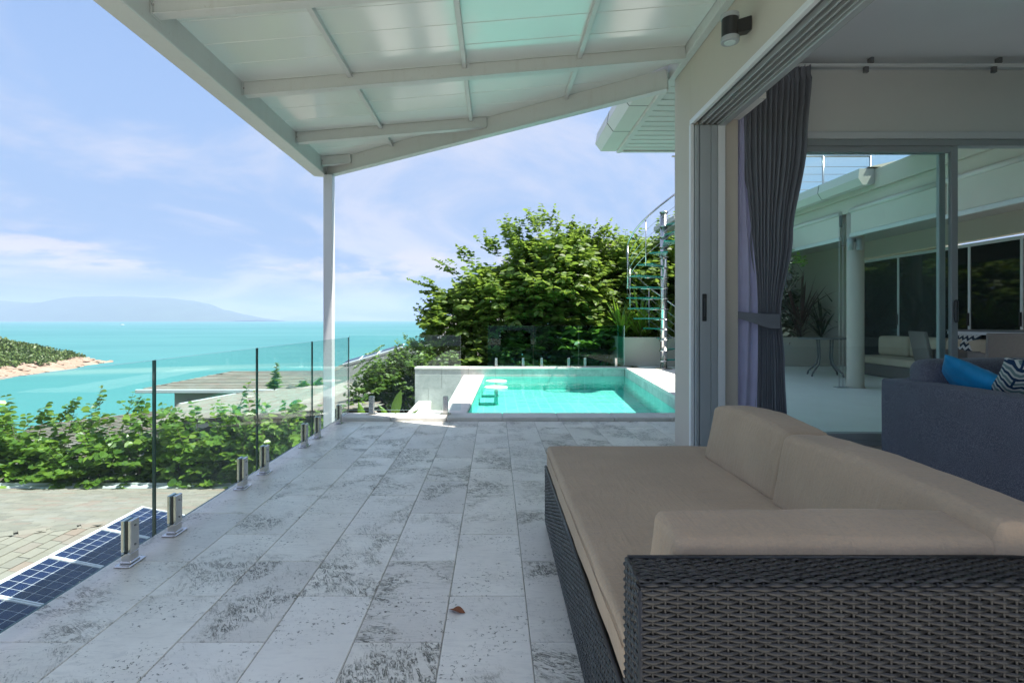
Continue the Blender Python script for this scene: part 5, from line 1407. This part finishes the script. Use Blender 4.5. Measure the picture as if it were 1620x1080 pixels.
def mat_rock():
    t = NT('shore_granite'); p = t.pos(); n = t.noise(p, .12, 6, .65); f = t.noise(p, 1.1, 5, .7)
    c = t.mix(t.rng(n, .35, .65), (.29, .215, .155), (.38, .295, .225)); c = t.mix(t.rng(f, .5, .72), c, (.24, .19, .15))
    return t.done(t.bsdf(c, .9, 0, .1, t.bump(f, 1, .5)))
M['rock'] = mat_rock()
b = MB(); b.grid(lambda u, v: (lambda x, y: (x, y, head_h(x, y)[0]))(lerp(-420, -170, u), lerp(120, 330, v)), 150, 130); struct('headland', b, M['rock'], fixn=False)
r = random.Random(4)
L = Leaves(); n_ = 0
for i in range(16000):
    x, y = r.uniform(-400, -185), r.uniform(130, 325); h, d = head_h(x, y)
    if d < 13 + 8*noise.noise(Vector((x*.07, y*.07, 5))): continue
    if not (-.96*y - 40 < x): continue
    n_ += 1
    if n_ > 3400: break
    s = r.uniform(1.2, 2.7)
    for k in range(30):
        u = rv(r); p = Vector((x, y, h+.2)) + Vector((u.x*s, u.y*s, abs(u.z)*s*.85)); L.add(tuple(p), tuple(u+rv(r)*.7), tuple(u+Vector((0,0,.5))+rv(r)*.5), s*r.uniform(.35, .65), .8)
V, F = L.arrays(); o = np_obj('headland_scrub', V, F, mat_leaf('scrub', (.04, .08, .016), (.085, .145, .028), (.16, .22, .05), trans=.2)); tag(o, kind='stuff')
V = []; F = []
g_ = (1+5**.5)/2
ico = [Vector(q).normalized() for q in ((-1,g_,0),(1,g_,0),(-1,-g_,0),(1,-g_,0),(0,-1,g_),(0,1,g_),(0,-1,-g_),(0,1,-g_),(g_,0,-1),(g_,0,1),(-g_,0,-1),(-g_,0,1))]
icf = ((0,11,5),(0,5,1),(0,1,7),(0,7,10),(0,10,11),(1,5,9),(5,11,4),(11,10,2),(10,7,6),(7,1,8),(3,9,4),(3,4,2),(3,2,6),(3,6,8),(3,8,9),(4,9,5),(2,4,11),(6,2,10),(8,6,7),(9,8,1))
for i in range(900):
    x, y = r.uniform(-330, -185), r.uniform(180, 300); h, d = head_h(x, y)
    if not -3 < d < 20: continue
    s = r.uniform(.5, 2.4); b0 = len(V); sc = (r.uniform(.8, 1.7), r.uniform(.7, 1.5), r.uniform(.35, .75)); a = r.uniform(0, 3)
    for q in ico:
        k = r.uniform(.7, 1.1); vx, vy, vz = q.x*sc[0]*s*k, q.y*sc[1]*s*k, q.z*sc[2]*s*k
        V.append((x + vx*math.cos(a)-vy*math.sin(a), y + vx*math.sin(a)+vy*math.cos(a), h + vz))
    F += [tuple(b0+t for t in f) for f in icf]
o = np_obj('shore_rocks', V, F, M['rock']); tag(o, kind='stuff')
IY = 9000
ip = [(-420,478),(-300,470),(-200,476),(-100,468),(0,473),(50,476),(95,475.5),(130,469),(165,468),(200,466),(250,467),(285,471),(310,476),(340,487),(365,494),(390,500),(412,505.6)]
def isl(u, v):
    px = lerp(-420, 412, u); yy = prof(ip, px) if px > ip[0][0] else ip[0][1]
    h = max(0, (505.8-yy))/837*IY
    k = math.sin(math.pi*v)**.8; x = (px-783)/837*IY; y = IY + (v-.5)*2600
    return (x*(y/IY)**0, y, SEA - 4 + (h+22)*k*(1 + .10*noise.noise(Vector((x*.0012, y*.0012, 0))) + .05*noise.noise(Vector((x*.004, y*.004, 0))) - .06))
b = MB(); b.grid(isl, 160, 24); struct('island', b, mat_plain('far_forest', (.05, .08, .04), .95, vary=.4, scale=.004), fixn=False)
# motor boat and its wake
bp_ = at(194, 514.2, 0.0) if False else Vector(((194-783)/837*2330, 2330, SEA))
bo = thing('motorboat', 'tiny white motorboat with a pale wake far out on the bay', 'boat', bp_)
b = MB(); x, y, z = bp_
b.hexa([(x-9,y-2,z+.1),(x+6,y-2,z+.1),(x+6,y+2,z+.1),(x-9,y+2,z+.1),(x-9.5,y-2.6,z+2.2),(x+10,y-.4,z+3.0),(x+10,y+.4,z+3.0),(x-9.5,y+2.6,z+2.2)], .2); obj('hull', b, M['white_metal'], bo)
b = MB(); b.hexa([(x-6,y-1.8,z+2.3),(x+3,y-1.8,z+2.3),(x+3,y+1.8,z+2.3),(x-6,y+1.8,z+2.3),(x-5,y-1.5,z+4.4),(x+1,y-1.5,z+4.4),(x+1,y+1.5,z+4.4),(x-5,y+1.5,z+4.4)], .2); obj('cabin', b, M['white_metal'], bo)
b = MB(); b.slab([(x-9.6, y-2), (x-9.6, y+2), (x-52, y+5), (x-52, y-5)], SEA+.05, SEA+.25); tag(obj('wake', b, M['white_metal'], bo), kind='stuff')

# ------------------------------------------------------------------ haze
HZD = 1.0e-4
t = NT('haze_air'); pv_ = t.N('ShaderNodeVolumePrincipled'); pv_.inputs['Density'].default_value = HZD; pv_.inputs['Color'].default_value = (.50, .59, .80, 1); pv_.inputs['Anisotropy'].default_value = 0
t.L(pv_.outputs[0], t.out.inputs['Volume'])
b = MB(); b.box(-16500, 16500, -500, 15000, -33, 470); tag(obj('haze', b, t.mat), kind='stuff')
